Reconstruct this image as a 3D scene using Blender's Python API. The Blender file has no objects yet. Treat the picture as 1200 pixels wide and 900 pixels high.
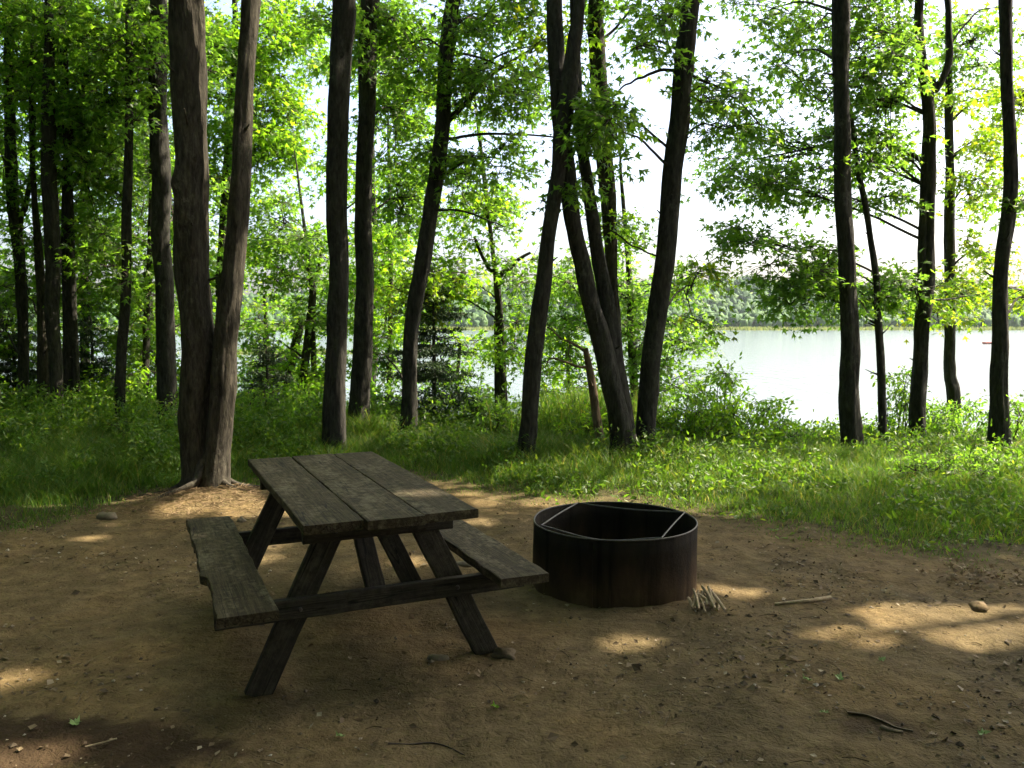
import bpy, math, random
import numpy as np
from mathutils import Vector, Matrix
rng = np.random.default_rng(7)
random.seed(7)
sc = bpy.context.scene
COL = sc.collection

# ------------------------------------------------------------------ camera
CAM_H, PITCH, FPX = 1.617, 0.076, 980.0
cam = bpy.data.cameras.new('camera')
cam.sensor_width = 36.0
cam.lens = 36.0 * FPX / 1200.0
cam.clip_start, cam.clip_end = 0.05, 6000
camo = bpy.data.objects.new('camera', cam)
COL.objects.link(camo)
camo.location = (0, 0, CAM_H)
camo.rotation_euler = (math.pi / 2 - PITCH, 0, 0)
sc.camera = camo

# ------------------------------------------------------------------ sky, sun, exposure
SUN_EL, SUN_AZ = math.radians(50), math.radians(72)      # azimuth from +Y (towards the lake) to +X (right)
SUN = np.array([math.cos(SUN_EL) * math.sin(SUN_AZ), math.cos(SUN_EL) * math.cos(SUN_AZ), math.sin(SUN_EL)])
world = bpy.data.worlds.new('World')
sc.world = world
world.use_nodes = True
wn = world.node_tree
sky = wn.nodes.new('ShaderNodeTexSky')
sky.sky_type = 'NISHITA'
sky.sun_disc = False
sky.sun_elevation = SUN_EL
sky.sun_rotation = SUN_AZ
sky.air_density, sky.dust_density, sky.ozone_density = 0.8, 5.0, 0.6
bg = wn.nodes['Background']
bg.inputs['Strength'].default_value = 0.15
wn.links.new(sky.outputs[0], bg.inputs['Color'])
sl = bpy.data.lights.new('sun', 'SUN')
sl.energy = 5.0
sl.angle = math.radians(0.53)
sl.color = (1.0, 0.89, 0.70)
so = bpy.data.objects.new('sun', sl)
COL.objects.link(so)
so.rotation_euler = Vector(SUN).to_track_quat('Z', 'Y').to_euler()
sc.view_settings.view_transform = 'Standard'
sc.view_settings.look = 'None'
sc.view_settings.gamma = 1
sc.view_settings.exposure = 1.85
sc.render.engine = 'CYCLES'
cy = sc.cycles
cy.use_denoising = True
cy.use_adaptive_sampling = True
cy.adaptive_threshold = 0.02
cy.max_bounces = 7
cy.diffuse_bounces = 4
cy.glossy_bounces = 3
cy.transmission_bounces = 4
cy.volume_bounces = 0
cy.sample_clamp_indirect = 6
cy.caustics_reflective = False
cy.caustics_refractive = False

# ------------------------------------------------------------------ helpers
def S01(t):
    t = np.clip(t, 0, 1)
    return t * t * (3 - 2 * t)

_T = np.random.default_rng(3).random((256, 256))
def vnoise(x, y):
    """value noise 0..1"""
    x = np.asarray(x, float); y = np.asarray(y, float)
    xi = np.floor(x).astype(int); yi = np.floor(y).astype(int)
    u = x - xi; v = y - yi
    u = u * u * (3 - 2 * u); v = v * v * (3 - 2 * v)
    a = _T[xi & 255, yi & 255]; b = _T[(xi + 1) & 255, yi & 255]
    c = _T[xi & 255, (yi + 1) & 255]; d = _T[(xi + 1) & 255, (yi + 1) & 255]
    return (a * (1 - u) + b * u) * (1 - v) + (c * (1 - u) + d * u) * v
def fbm(x, y, o=4):
    s = 0; a = .5; n = 0
    for i in range(o):
        s = s + a * vnoise(x * 2 ** i + 17 * i, y * 2 ** i + 31 * i); n += a; a *= .5
    return s / n

CP, SP = math.cos(PITCH), math.sin(PITCH)
def ray(px, py):
    a = (px - 600.0) / FPX; b = (450.0 - py) / FPX
    return np.array([a, CP + b * SP, -SP + b * CP])
def P(px, py, D):
    """the point at distance D along +Y that the photograph shows at this pixel"""
    d = ray(px, py); d = d * (D / d[1])
    return np.array([d[0], D, CAM_H + d[2]])

LAKE_Z = -3.6
MOUND = None
def bank(x, y):
    x = np.asarray(x, float); y = np.asarray(y, float)
    e = 9.9 + 0.6 * (vnoise(x * .22 + 5, 3.3) - .5) * 2 + 1.6 * S01((-x - 1) / 4) - .5 * S01((x - 1.2) / 2)
    return -5.2 * S01((y - e) / 20.0)
def gz(x, y, fine=False):
    x = np.asarray(x, float); y = np.asarray(y, float)
    z = bank(x, y)
    near = 1 - S01((np.abs(y - 5) - 9) / 20)
    z = z + near * (0.07 * (fbm(x * .5 + 9, y * .5 + 4, 3) - .5))
    z = z + MH * np.exp(-(((x - MX) / .62) ** 2 + ((y - MY) / .5) ** 2))
    X, Y = x, y
    dens = (np.abs(X) < 6) & (Y > .5) & (Y < 12)
    z = z + np.where(dens, .034 * (fbm(X * 4, Y * 4, 4) - .5) + .014 * (vnoise(X * 13 + 7, Y * 13) - .5) + .010 * (vnoise(X * 21, Y * 21 + 3) - .5), 0)
    z = z + .05 * np.exp(-(((x + 4.2) / .5) ** 2 + ((y - 6.9) / .35) ** 2))
    return z
MX, MY, MH = -2.66, 7.35, .11
def G(px, py):
    """ground point seen at a pixel"""
    d = ray(px, py)
    t = CAM_H / -d[2]
    for _ in range(12):
        p = np.array([0, 0, CAM_H]) + d * t
        t = (CAM_H - float(gz(p[0], p[1]))) / -d[2]
    p = d * t
    return np.array([p[0], p[1], float(gz(p[0], p[1]))])

class MB:
    def __init__(s):
        s.V = []; s.F = []; s.M = []; s.n = 0
    def add(s, V, F, mat=0):
        V = np.asarray(V, float).reshape(-1, 3); F = np.asarray(F, int)
        s.V.append(V); s.F.append(F + s.n); s.M.append(np.full(len(F), mat)); s.n += len(V)
        return s
    def mesh(s, name, mats, smooth=True):
        me = bpy.data.meshes.new(name)
        V = np.concatenate(s.V)
        me.vertices.add(len(V)); me.vertices.foreach_set('co', V.ravel())
        loops = np.concatenate([f.ravel() for f in s.F])
        tot = np.concatenate([np.full(len(f), f.shape[1]) for f in s.F])
        me.loops.add(len(loops)); me.loops.foreach_set('vertex_index', loops)
        st = np.concatenate([[0], np.cumsum(tot)[:-1]])
        me.polygons.add(len(tot)); me.polygons.foreach_set('loop_start', st)
        me.polygons.foreach_set('material_index', np.concatenate(s.M))
        me.polygons.foreach_set('use_smooth', np.full(len(tot), smooth))
        for m in mats: me.materials.append(m)
        me.update(calc_edges=True)
        return me
    def obj(s, name, mats, parent=None, smooth=True):
        if not isinstance(mats, (list, tuple)): mats = [mats]
        return link(name, s.mesh(name, mats, smooth), parent)

def link(name, me, parent=None):
    o = bpy.data.objects.new(name, me)
    COL.objects.link(o)
    if parent is not None:
        o.parent = parent
    return o
def tag(o, label=None, cat=None, group=None, kind=None):
    if label: o['label'] = label
    if cat: o['category'] = cat
    if group: o['group'] = group
    if kind: o['kind'] = kind
    return o
def thing(name, label, cat, loc, rz=0, group=None):
    o = bpy.data.objects.new(name, None)
    o.empty_display_size = .1
    COL.objects.link(o)
    o.location = loc; o.rotation_euler = (0, 0, rz)
    return tag(o, label, cat, group)

def catmull(pts, k):
    pts = np.asarray(pts, float)
    Q = np.vstack([2 * pts[0] - pts[1], pts, 2 * pts[-1] - pts[-2]])
    out = []
    for i in range(1, len(Q) - 2):
        t = np.linspace(0, 1, k, endpoint=False)[:, None]
        a, b, c, d = Q[i - 1], Q[i], Q[i + 1], Q[i + 2]
        out.append(.5 * (2 * b + (c - a) * t + (2 * a - 5 * b + 4 * c - d) * t ** 2 + (3 * b - a - 3 * c + d) * t ** 3))
    out.append(pts[-1:])
    return np.vstack(out)

def tube(path, rad, seg=10, rough=0.0, cap=True, seed=0, freq=5.0):
    """swept tube; rough = relative relief of long vertical ridges"""
    path = np.asarray(path, float); rad = np.asarray(rad, float)
    K = len(path)
    T = np.gradient(path, axis=0)
    T /= np.linalg.norm(T, axis=1)[:, None] + 1e-9
    mt = np.abs(T.mean(0))
    ref = np.array([0, 1., 0]) if mt[2] > .5 else np.array([0, 0, 1.])
    if mt[2] <= .5 and mt[2] > .97: ref = np.array([1., 0, 0])
    U = np.cross(ref, T); U /= np.linalg.norm(U, axis=1)[:, None] + 1e-9
    W = np.cross(T, U)
    a = np.linspace(0, 2 * np.pi, seg, endpoint=False)
    L = np.concatenate([[0], np.cumsum(np.linalg.norm(np.diff(path, axis=0), axis=1))])
    A, H = np.meshgrid(a, L)
    r = rad[:, None] * np.ones_like(A)
    if rough > 0:
        ca, sa = np.cos(A), np.sin(A)
        n1 = vnoise(ca * freq + 40 + seed * 7.1, sa * freq + 40 + H * 1.7) - .5
        n2 = vnoise(ca * freq * 2 + 80 + seed * 3.3 + H * .9, sa * freq * 2 + 80 + H * 4.5) - .5
        lump = vnoise(ca * 1.1 + 20 + seed, sa * 1.1 + H * 1.4 + 9) - .5
        r = r * (1 + rough * (n1 * 1.2 + n2 * .9) + rough * 1.5 * lump)
        if seg >= 18:
            kr = np.random.default_rng(int(seed * 100) + 5)
            for _ in range(int(L[-1] * .9) + 2):
                a0, h0 = kr.uniform(0, 2 * np.pi), kr.uniform(.2, L[-1]); wa, wh = kr.uniform(.25, .5), kr.uniform(.05, .16)
                da = (A - a0 + np.pi) % (2 * np.pi) - np.pi
                r = r + rad[:, None] * kr.uniform(.08, .22) * np.exp(-(da / wa) ** 2 - ((H - h0) / wh) ** 2)
    V = path[:, None, :] + r[..., None] * (np.cos(A)[..., None] * U[:, None, :] + np.sin(A)[..., None] * W[:, None, :])
    V = V.reshape(-1, 3)
    i = np.arange(K - 1)[:, None] * seg; j = np.arange(seg)[None]
    j2 = (j + 1) % seg
    F = np.stack([i + j, i + j2, i + seg + j2, i + seg + j], -1).reshape(-1, 4)
    return V, F

def add_tube(mb, path, rad, seg=10, rough=0., seed=0, mat=0, freq=5.):
    V, F = tube(path, rad, seg, rough, True, seed, freq)
    mb.add(V, F, mat)
    # closing fans
    K = len(path)
    for row, c in ((0, path[0]), (K - 1, path[-1])):
        ring = V[row * seg:(row + 1) * seg]
        vv = np.vstack([ring, np.asarray(c)[None]])
        ff = [(k, (k + 1) % seg, seg) if row else ((k + 1) % seg, k, seg) for k in range(seg)]
        mb.add(vv, ff, mat)
    return mb

# ------------------------------------------------------------------ materials
def newmat(name):
    m = bpy.data.materials.new(name)
    m.use_nodes = True
    nt = m.node_tree
    for n in list(nt.nodes): nt.nodes.remove(n)
    out = nt.nodes.new('ShaderNodeOutputMaterial')
    return m, nt, out
def N(nt, t, **kw):
    n = nt.nodes.new('ShaderNode' + t)
    for k, v in kw.items():
        if k.startswith('i_'):
            n.inputs[k[2:].replace('_', ' ')].default_value = v
        else:
            setattr(n, k, v)
    return n
def ramp(nt, fac, stops):
    r = nt.nodes.new('ShaderNodeValToRGB')
    e = r.color_ramp.elements
    while len(e) < len(stops): e.new(.5)
    for el, (p, c) in zip(e, stops):
        el.position = p
        el.color = (*c, 1) if len(c) == 3 else c
    nt.links.new(fac, r.inputs[0])
    return r.outputs[0]
def mixc(nt, fac, a, b, mode='MIX'):
    n = nt.nodes.new('ShaderNodeMix'); n.data_type = 'RGBA'; n.blend_type = mode
    for sock, v in ((n.inputs[0], fac), (n.inputs[6], a), (n.inputs[7], b)):
        if hasattr(v, 'is_linked') or isinstance(v, bpy.types.NodeSocket): nt.links.new(v, sock)
        elif isinstance(v, tuple): sock.default_value = (*v, 1)
        else: sock.default_value = v
    return n.outputs[2]
def coords(nt, scale=(1, 1, 1), kind='Object', rand=False):
    tc = N(nt, 'TexCoord')
    mp = N(nt, 'Mapping')
    mp.inputs['Scale'].default_value = scale
    nt.links.new(tc.outputs[kind], mp.inputs[0])
    if rand:
        oi = N(nt, 'ObjectInfo')
        mul = N(nt, 'Math', operation='MULTIPLY'); mul.inputs[1].default_value = 57.0
        nt.links.new(oi.outputs['Random'], mul.inputs[0])
        nt.links.new(mul.outputs[0], mp.inputs['Location'])
    return mp.outputs[0]
def noise(nt, vec, scale, detail=5, rough=.6, dist=0.):
    n = N(nt, 'TexNoise')
    n.inputs['Scale'].default_value = scale; n.inputs['Detail'].default_value = detail
    n.inputs['Roughness'].default_value = rough; n.inputs['Distortion'].default_value = dist
    nt.links.new(vec, n.inputs['Vector'])
    return n.outputs['Fac']
def bump(nt, h, dist, strength=1.):
    b = N(nt, 'Bump')
    b.inputs['Distance'].default_value = dist; b.inputs['Strength'].default_value = strength
    nt.links.new(h, b.inputs['Height'])
    return b.outputs[0]
def finish(nt, out, color, rough=.8, normal=None, spec=.3, metal=0.):
    b = N(nt, 'BsdfPrincipled')
    for nm, v in (('Base Color', color), ('Roughness', rough), ('Metallic', metal)):
        if isinstance(v, bpy.types.NodeSocket): nt.links.new(v, b.inputs[nm])
        elif isinstance(v, tuple): b.inputs[nm].default_value = (*v, 1)
        else: b.inputs[nm].default_value = v
    b.inputs['Specular IOR Level'].default_value = spec
    if normal: nt.links.new(normal, b.inputs['Normal'])
    nt.links.new(b.outputs[0], out.inputs['Surface'])
    return b

def leaf_material(name, stops, trans, tfac=.56, rough=.45):
    m, nt, out = newmat(name)
    g = N(nt, 'NewGeometry')
    col = ramp(nt, g.outputs['Random Per Island'], stops)
    b = N(nt, 'BsdfPrincipled')
    nt.links.new(col, b.inputs['Base Color'])
    b.inputs['Roughness'].default_value = rough
    b.inputs['Specular IOR Level'].default_value = .35
    t = N(nt, 'BsdfTranslucent')
    tc = mixc(nt, 1.0, col, trans, 'MULTIPLY')
    nt.links.new(tc, t.inputs['Color'])
    mx = N(nt, 'MixShader'); mx.inputs[0].default_value = tfac
    nt.links.new(b.outputs[0], mx.inputs[1]); nt.links.new(t.outputs[0], mx.inputs[2])
    nt.links.new(mx.outputs[0], out.inputs['Surface'])
    return m
TR = (3.0, 3.3, 1.05)
LEAF = {
    'deep': leaf_material('leaf_deep', [(0, (.050, .100, .018)), (.6, (.080, .145, .024)), (1, (.11, .165, .028))], TR),
    'mid': leaf_material('leaf_mid', [(0, (.050, .100, .022)), (.6, (.080, .145, .030)), (1, (.11, .165, .034))], TR),
    'bright': leaf_material('leaf_bright', [(0, (.060, .125, .016)), (.6, (.10, .175, .020)), (1, (.14, .19, .020))], TR),
    'yellow': leaf_material('leaf_yellow', [(0, (.085, .150, .018)), (.7, (.120, .175, .020)), (1, (.18, .175, .018))], TR),
    'fir': leaf_material('needles', [(0, (.020, .045, .020)), (1, (.045, .075, .030))], (1.6, 1.7, 1.2), .15, .6),
    'grass': leaf_material('grass_blade', [(0, (.042, .100, .014)), (.55, (.070, .140, .020)), (.88, (.115, .155, .026)), (1, (.21, .18, .07))], (2.2, 2.2, 1.0), .42, .55),
    'weed': leaf_material('weed_leaf', [(0, (.04, .085, .015)), (.7, (.08, .14, .022)), (1, (.13, .16, .03))], TR, .4),
    'litter': leaf_material('dead_leaf', [(0, (.045, .030, .016)), (.45, (.10, .070, .038)), (.85, (.19, .14, .08)), (1, (.38, .32, .23))], (1, 1, 1), .1, .8),
    'dryleaf': leaf_material('dry_leaf', [(0, (.13, .09, .05)), (.6, (.23, .165, .095)), (1, (.38, .30, .19))], (1, 1, 1), .15, .8),
    'greenfall': leaf_material('fresh_leaf', [(0, (.20, .30, .10)), (1, (.28, .38, .14))], (1, 1, 1), .2, .6),
}

def bark(name, dark, light, patch, relief=.02):
    m, nt, out = newmat(name)
    v = coords(nt, (1, 1, .24))
    ridg = noise(nt, v, 34, 6, .65, .4)
    v2 = coords(nt, (1, 1, .6))
    big = noise(nt, v2, 3.2, 4, .6)
    plate = noise(nt, coords(nt, (1, 1, .28)), 9, 6, .75, 1.2)
    col = ramp(nt, mixc(nt, .45, ridg, plate), [(.36, tuple(c * .35 for c in dark)), (.48, dark), (.66, light)])
    pm = ramp(nt, big, [(.52, (0, 0, 0)), (.68, (1, 1, 1))])
    fac = N(nt, 'Math', operation='MULTIPLY'); fac.inputs[1].default_value = .6
    nt.links.new(pm, fac.inputs[0])
    lich = ramp(nt, noise(nt, coords(nt, (1, 1, .7)), 22, 5, .75), [(.50, (0, 0, 0)), (.62, (1, 1, 1))])
    fl = N(nt, 'Math', operation='MULTIPLY'); nt.links.new(fac.outputs[0], fl.inputs[0]); nt.links.new(lich, fl.inputs[1])
    col = mixc(nt, fl.outputs[0], col, tuple(min(1, c * 1.7) for c in patch))
    nb = bump(nt, mixc(nt, .5, ridg, plate), relief * 1.6, 1.0)
    finish(nt, out, col, .92, nb, .15)
    return m
BARK = bark('bark_grey', (.036, .034, .029), (.076, .071, .060), (.080, .079, .066))
BARKB = bark('bark_brown', (.043, .038, .029), (.100, .087, .066), (.11, .100, .078))
BARKL = bark('bark_pale', (.16, .115, .075), (.27, .20, .14), (.22, .18, .13), .01)

def wood_material(name, dark, mid, pale, moss=0.35):
    m, nt, out = newmat(name)
    v = coords(nt, (.05, 1, 1), rand=True)
    grain = noise(nt, v, 70, 6, .7, .3)
    v2 = coords(nt, (.35, 1, 1), rand=True)
    blot = noise(nt, v2, 7, 5, .65)
    v3 = coords(nt, (1, 1, 1), rand=True)
    spot = noise(nt, v3, 26, 4, .7)
    col = ramp(nt, grain, [(.30, dark), (.52, mid), (.75, pale)])
    pm = ramp(nt, mixc(nt, .45, blot, spot), [(.50, (0, 0, 0)), (.64, (1, 1, 1))])
    f = N(nt, 'Math', operation='MULTIPLY'); f.inputs[1].default_value = moss
    nt.links.new(pm, f.inputs[0])
    col = mixc(nt, f.outputs[0], col, (.27, .235, .15))
    sp = ramp(nt, spot, [(.3, (.45, .45, .45)), (.5, (1, 1, 1))])
    col = mixc(nt, .8, col, sp, 'MULTIPLY')
    crk = noise(nt, coords(nt, (.035, 1, 1), rand=True), 16, 2, .5, .2)
    ck = ramp(nt, crk, [(.488, (1, 1, 1)), (.4975, (.12, .12, .12)), (.5025, (.12, .12, .12)), (.512, (1, 1, 1))])
    gate = ramp(nt, noise(nt, coords(nt, (.5, .5, 1), rand=True), 4, 2, .5), [(.48, (0, 0, 0)), (.56, (1, 1, 1))])
    col = mixc(nt, gate, col, mixc(nt, 1., col, ck, 'MULTIPLY'))
    h = mixc(nt, .3, grain, spot)
    finish(nt, out, col, .8, bump(nt, h, .008, .9), .25)
    return m
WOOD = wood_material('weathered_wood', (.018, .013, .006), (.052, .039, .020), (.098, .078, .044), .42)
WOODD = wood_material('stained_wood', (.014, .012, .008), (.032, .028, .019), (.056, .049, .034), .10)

def dirt_material():
    m, nt, out = newmat('packed_dirt')
    v = coords(nt)
    n1 = noise(nt, v, .9, 4, .6)
    n2 = noise(nt, v, 7, 6, .65)
    n3 = noise(nt, v, 60, 5, .7)
    n4 = noise(nt, v, 22, 3, .8, .5)
    col = ramp(nt, n2, [(.28, (.078, .057, .029)), (.50, (.124, .091, .046)), (.74, (.182, .135, .070))])
    tint = ramp(nt, n1, [(.30, (.58, .60, .58)), (.48, (1, 1, 1)), (.70, (1.30, 1.20, 1.05))])
    col = mixc(nt, 1., col, tint, 'MULTIPLY')
    sp = ramp(nt, n3, [(.30, (.30, .28, .26)), (.43, (1, 1, 1)), (.62, (1, 1, 1)), (.72, (2.0, 1.9, 1.7))])
    col = mixc(nt, .6, col, sp, 'MULTIPLY')
    sp2 = ramp(nt, n4, [(.32, (.28, .26, .22)), (.42, (1, 1, 1))])
    col = mixc(nt, .7, col, sp2, 'MULTIPLY')
    # grown-over ground: where the turf starts the soil is dark with moss (attribute painted from the turf edge)
    at = N(nt, 'Attribute'); at.attribute_name = 'turf'
    soil = ramp(nt, n2, [(.3, (.020, .026, .010)), (.7, (.050, .058, .020))])
    col = mixc(nt, at.outputs['Fac'], col, soil)
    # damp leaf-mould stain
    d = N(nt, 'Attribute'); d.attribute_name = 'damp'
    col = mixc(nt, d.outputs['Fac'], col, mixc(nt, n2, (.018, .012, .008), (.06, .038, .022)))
    h = mixc(nt, .15, n2, n3)
    h2 = mixc(nt, .4, h, n4)
    finish(nt, out, col, .95, bump(nt, h2, .05, .8), .1)
    return m
DIRT = dirt_material()

def plain(name, a, b, scale=8, rough=.85, bd=.01, spec=.2):
    m, nt, out = newmat(name)
    v = coords(nt, rand=True)
    n = noise(nt, v, scale, 5, .65)
    col = ramp(nt, n, [(.3, a), (.7, b)])
    finish(nt, out, col, rough, bump(nt, n, bd, .7), spec)
    return m
STONE = plain('field_stone', (.09, .076, .05), (.19, .16, .11), 14)
STONEO = plain('sandy_stone', (.10, .07, .036), (.18, .125, .065), 14)
STICK = plain('barkless_stick', (.24, .175, .10), (.50, .40, .26), 40)
ROOT = plain('weathered_root', (.075, .057, .035), (.15, .118, .073), 25, .9, .015)
TWIG = plain('twig_bark', (.035, .028, .022), (.075, .06, .046), 40)
ASH = plain('ash', (.035, .032, .03), (.11, .105, .10), 12, .95, .03)

def steel():
    m, nt, out = newmat('rusted_steel')
    v = coords(nt, (1, 1, .35))
    n = noise(nt, v, 5, 6, .65, .3)
    n2 = noise(nt, coords(nt, (1, 1, 1)), 45, 4, .7)
    n3 = noise(nt, coords(nt, (1, 1, .08)), 16, 3, .6)
    tc = N(nt, 'TexCoord'); sep = N(nt, 'SeparateXYZ')
    nt.links.new(tc.outputs['Object'], sep.inputs[0])
    mr = N(nt, 'MapRange'); mr.inputs['From Min'].default_value = .30; mr.inputs['From Max'].default_value = .05
    nt.links.new(sep.outputs[2], mr.inputs['Value'])
    ad = N(nt, 'Math', operation='MULTIPLY_ADD'); ad.inputs[1].default_value = .45
    nt.links.new(mr.outputs[0], ad.inputs[0])
    sub = N(nt, 'Math', operation='SUBTRACT'); sub.inputs[1].default_value = .12
    nt.links.new(n, sub.inputs[0]); nt.links.new(sub.outputs[0], ad.inputs[2])
    col = ramp(nt, ad.outputs[0], [(.36, (.014, .012, .009)), (.58, (.026, .019, .012)), (.82, (.055, .036, .019)), (.98, (.10, .066, .034))])
    stk = ramp(nt, n3, [(.30, (.35, .33, .3)), (.45, (1, 1, 1))])
    col = mixc(nt, .8, col, stk, 'MULTIPLY')
    finish(nt, out, col, .92, bump(nt, n2, .004, .9), .12, .0)
    return m
STEEL = steel()
ROD = plain('worn_rod', (.04, .036, .03), (.12, .108, .092), 30, .5, .002, .5)

# ------------------------------------------------------------------ turf edge (where dirt turns to grass), world coordinates
EDGE_PX = [(-60, 655), (0, 643), (100, 614), (200, 592), (300, 583), (420, 572), (500, 580), (600, 604), (650, 606),
           (830, 632), (950, 655), (1050, 672), (1200, 692), (1260, 700)]
_e = np.array([G(*p)[:2] for p in EDGE_PX])
def turf_d(x, y):
    """distance (m) past the ragged turf edge"""
    e = np.interp(x, _e[:, 0], _e[:, 1])
    e = e + .55 * (fbm(np.asarray(x) * 1.7 + 3, np.asarray(y) * 1.7 + 8, 3) - .5)
    return np.asarray(y) - e

# ------------------------------------------------------------------ ground, water, far shore
def axis(lo, hi, step, far_lo, far_hi, g=1.22):
    a = list(np.arange(lo, hi + 1e-6, step))
    s = step; v = hi
    while v < far_hi:
        s *= g; v += s; a.append(min(v, far_hi))
    s = step; v = lo; b = []
    while v > far_lo:
        s *= g; v -= s; b.append(max(v, far_lo))
    return np.array(b[::-1] + a)
xs = axis(-5.5, 5.5, .045, -1800, 1800)
ys = axis(1.2, 11.5, .045, -1500, 455, 1.16)
X, Y = np.meshgrid(xs, ys)
Z = gz(X, Y)
Z = np.where(Y > 300, LAKE_Z - 2.0, Z)
ny, nx = X.shape
i = np.arange(ny - 1)[:, None] * nx; j = np.arange(nx - 1)[None]
F = np.stack([i + j, i + j + 1, i + nx + j + 1, i + nx + j], -1).reshape(-1, 4)
mb = MB(); mb.add(np.stack([X, Y, Z], -1).reshape(-1, 3), F)
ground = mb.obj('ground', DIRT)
tag(ground, kind='structure')
td = turf_d(X, Y)
turf = S01(td / 1.4) * (.55 + .45 * S01((td - .6) / 1.5))
turf = np.clip(turf - .5 * np.exp(-(((X - MX) / .7) ** 2 + ((Y - MY) / .6) ** 2)), 0, 1)
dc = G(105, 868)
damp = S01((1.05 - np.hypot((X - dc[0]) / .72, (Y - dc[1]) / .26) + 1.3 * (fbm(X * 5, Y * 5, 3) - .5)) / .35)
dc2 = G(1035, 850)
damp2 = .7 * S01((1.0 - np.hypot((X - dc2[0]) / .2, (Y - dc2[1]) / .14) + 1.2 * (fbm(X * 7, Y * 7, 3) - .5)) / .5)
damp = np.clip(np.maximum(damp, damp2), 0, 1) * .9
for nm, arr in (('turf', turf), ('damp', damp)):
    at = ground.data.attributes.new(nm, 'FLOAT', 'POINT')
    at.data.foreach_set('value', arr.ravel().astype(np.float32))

m, nt, out = newmat('lake_water')
v = coords(nt, (.5, .12, 1))
n1 = noise(nt, v, 2.2, 4, .6)
b = finish(nt, out, (.10, .13, .12), .14, bump(nt, n1, .12, .8), .5)
b.inputs['IOR'].default_value = 1.33
WATER = m
mb = MB()
mb.add([(-1800, 16, LAKE_Z), (1800, 16, LAKE_Z), (1800, 470, LAKE_Z), (-1800, 470, LAKE_Z)], [(0, 1, 2, 3)])
tag(mb.obj('lake', WATER, smooth=False), kind='structure')

# far shore and hill
hx = np.linspace(-1500, 1500, 120); hy = np.concatenate([np.linspace(452, 520, 10), np.linspace(540, 1100, 24)])
HX, HY = np.meshgrid(hx, hy)
def hill_z(x, y):
    t = S01((y - 490) / 200)
    h = 27 + 8 * (vnoise(x / 170 + 3, 1.5) - .5) * 2 + 5 * (vnoise(x / 60 + 13, y / 90) - .5) * 2
    h = h * (1 - .35 * S01((-x - 30) / 250)) * (1 - .30 * S01((x - 230) / 150))
    return LAKE_Z - .35 + 1.2 * S01((y - 453) / 12) + t * h
mb = MB(); nyh, nxh = HX.shape
i = np.arange(nyh - 1)[:, None] * nxh; j = np.arange(nxh - 1)[None]
mb.add(np.stack([HX, HY, hill_z(HX, HY)], -1).reshape(-1, 3), np.stack([i + j, i + j + 1, i + nxh + j + 1, i + nxh + j], -1).reshape(-1, 4))
SHORE = plain('shore_meadow', (.10, .15, .04), (.16, .19, .06), .05, .9, .1)
tag(mb.obj('hill', SHORE), kind='structure')

# ------------------------------------------------------------------ leaves
LEAF6 = np.array([(0, 0, 0), (.13, .50, .03), (-.13, .50, .03), (0, 1, -.10), (.52, .62, -.07), (-.52, .62, -.07)])
LEAF6F = np.array([(0, 1, 2), (2, 1, 3), (0, 4, 1), (0, 2, 5)])
KITE = np.array([(0, 0, 0), (.36, .45, .05), (0, 1, -.06), (-.36, .45, .05)])
KITEF = np.array([(0, 1, 2), (0, 2, 3)])
OVAL = np.array([(0, 0, 0), (.20, .35, .04), (.14, .75, .03), (0, 1, -.05), (-.14, .75, .03), (-.20, .35, .04)])
OVALF = np.array([(0, 1, 2), (0, 2, 3), (0, 3, 4), (0, 4, 5)])

def leaf_geo(pos, dirv, size, shape, tilt=.5, R=rng):
    """leaves at pos growing along dirv; flat sides turned mostly up"""
    n = len(pos)
    T, TF = shape
    d = dirv / (np.linalg.norm(dirv, axis=1)[:, None] + 1e-9)
    up = np.array([0, 0, 1.]) + R.normal(0, tilt, (n, 3))
    s = np.cross(d, up); s /= np.linalg.norm(s, axis=1)[:, None] + 1e-9
    u = np.cross(s, d)
    V = pos[:, None, :] + size[:, None, None] * (T[None, :, 0, None] * s[:, None] + T[None, :, 1, None] * d[:, None] + T[None, :, 2, None] * u[:, None])
    Fc = (np.arange(n) * len(T))[:, None, None] + TF[None]
    return V.reshape(-1, 3), Fc.reshape(-1, TF.shape[1])

# gaps in the canopy: the sun reaches the ground along these lines
PATCHES = [(1050, 718, .10), (1075, 726, .12), (1105, 732, .13), (1140, 742, .12), (1120, 722, .10), (1185, 722, .13), (1160, 735, .08),
           (975, 740, .07), (1005, 746, .08), (1030, 750, .06), (838, 690, .06), (855, 692, .07), (875, 695, .05), (740, 752, .07),
           (15, 895, .08), (45, 893, .06), (-15, 892, .08), (110, 631, .05), (12, 797, .05),
           (318, 641, .07), (310, 655, .05), (485, 658, .07), (560, 612, .08), (240, 590, .14), (275, 585, .12), (215, 596, .1), (300, 598, .12), (330, 600, .09),
           (680, 590, .14), (720, 588, .16), (760, 588, .14), (800, 592, .12), (640, 588, .1), (450, 600, .1)]
HP = np.array([G(a, b_) for a, b_, r in PATCHES]); HR = np.array([r * (1.25 if r >= .09 else .7) for a, b_, r in PATCHES])
HP = np.vstack([HP, [P(498, 580, 3.98)]]); HR = np.concatenate([HR, [.03]])
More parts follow.
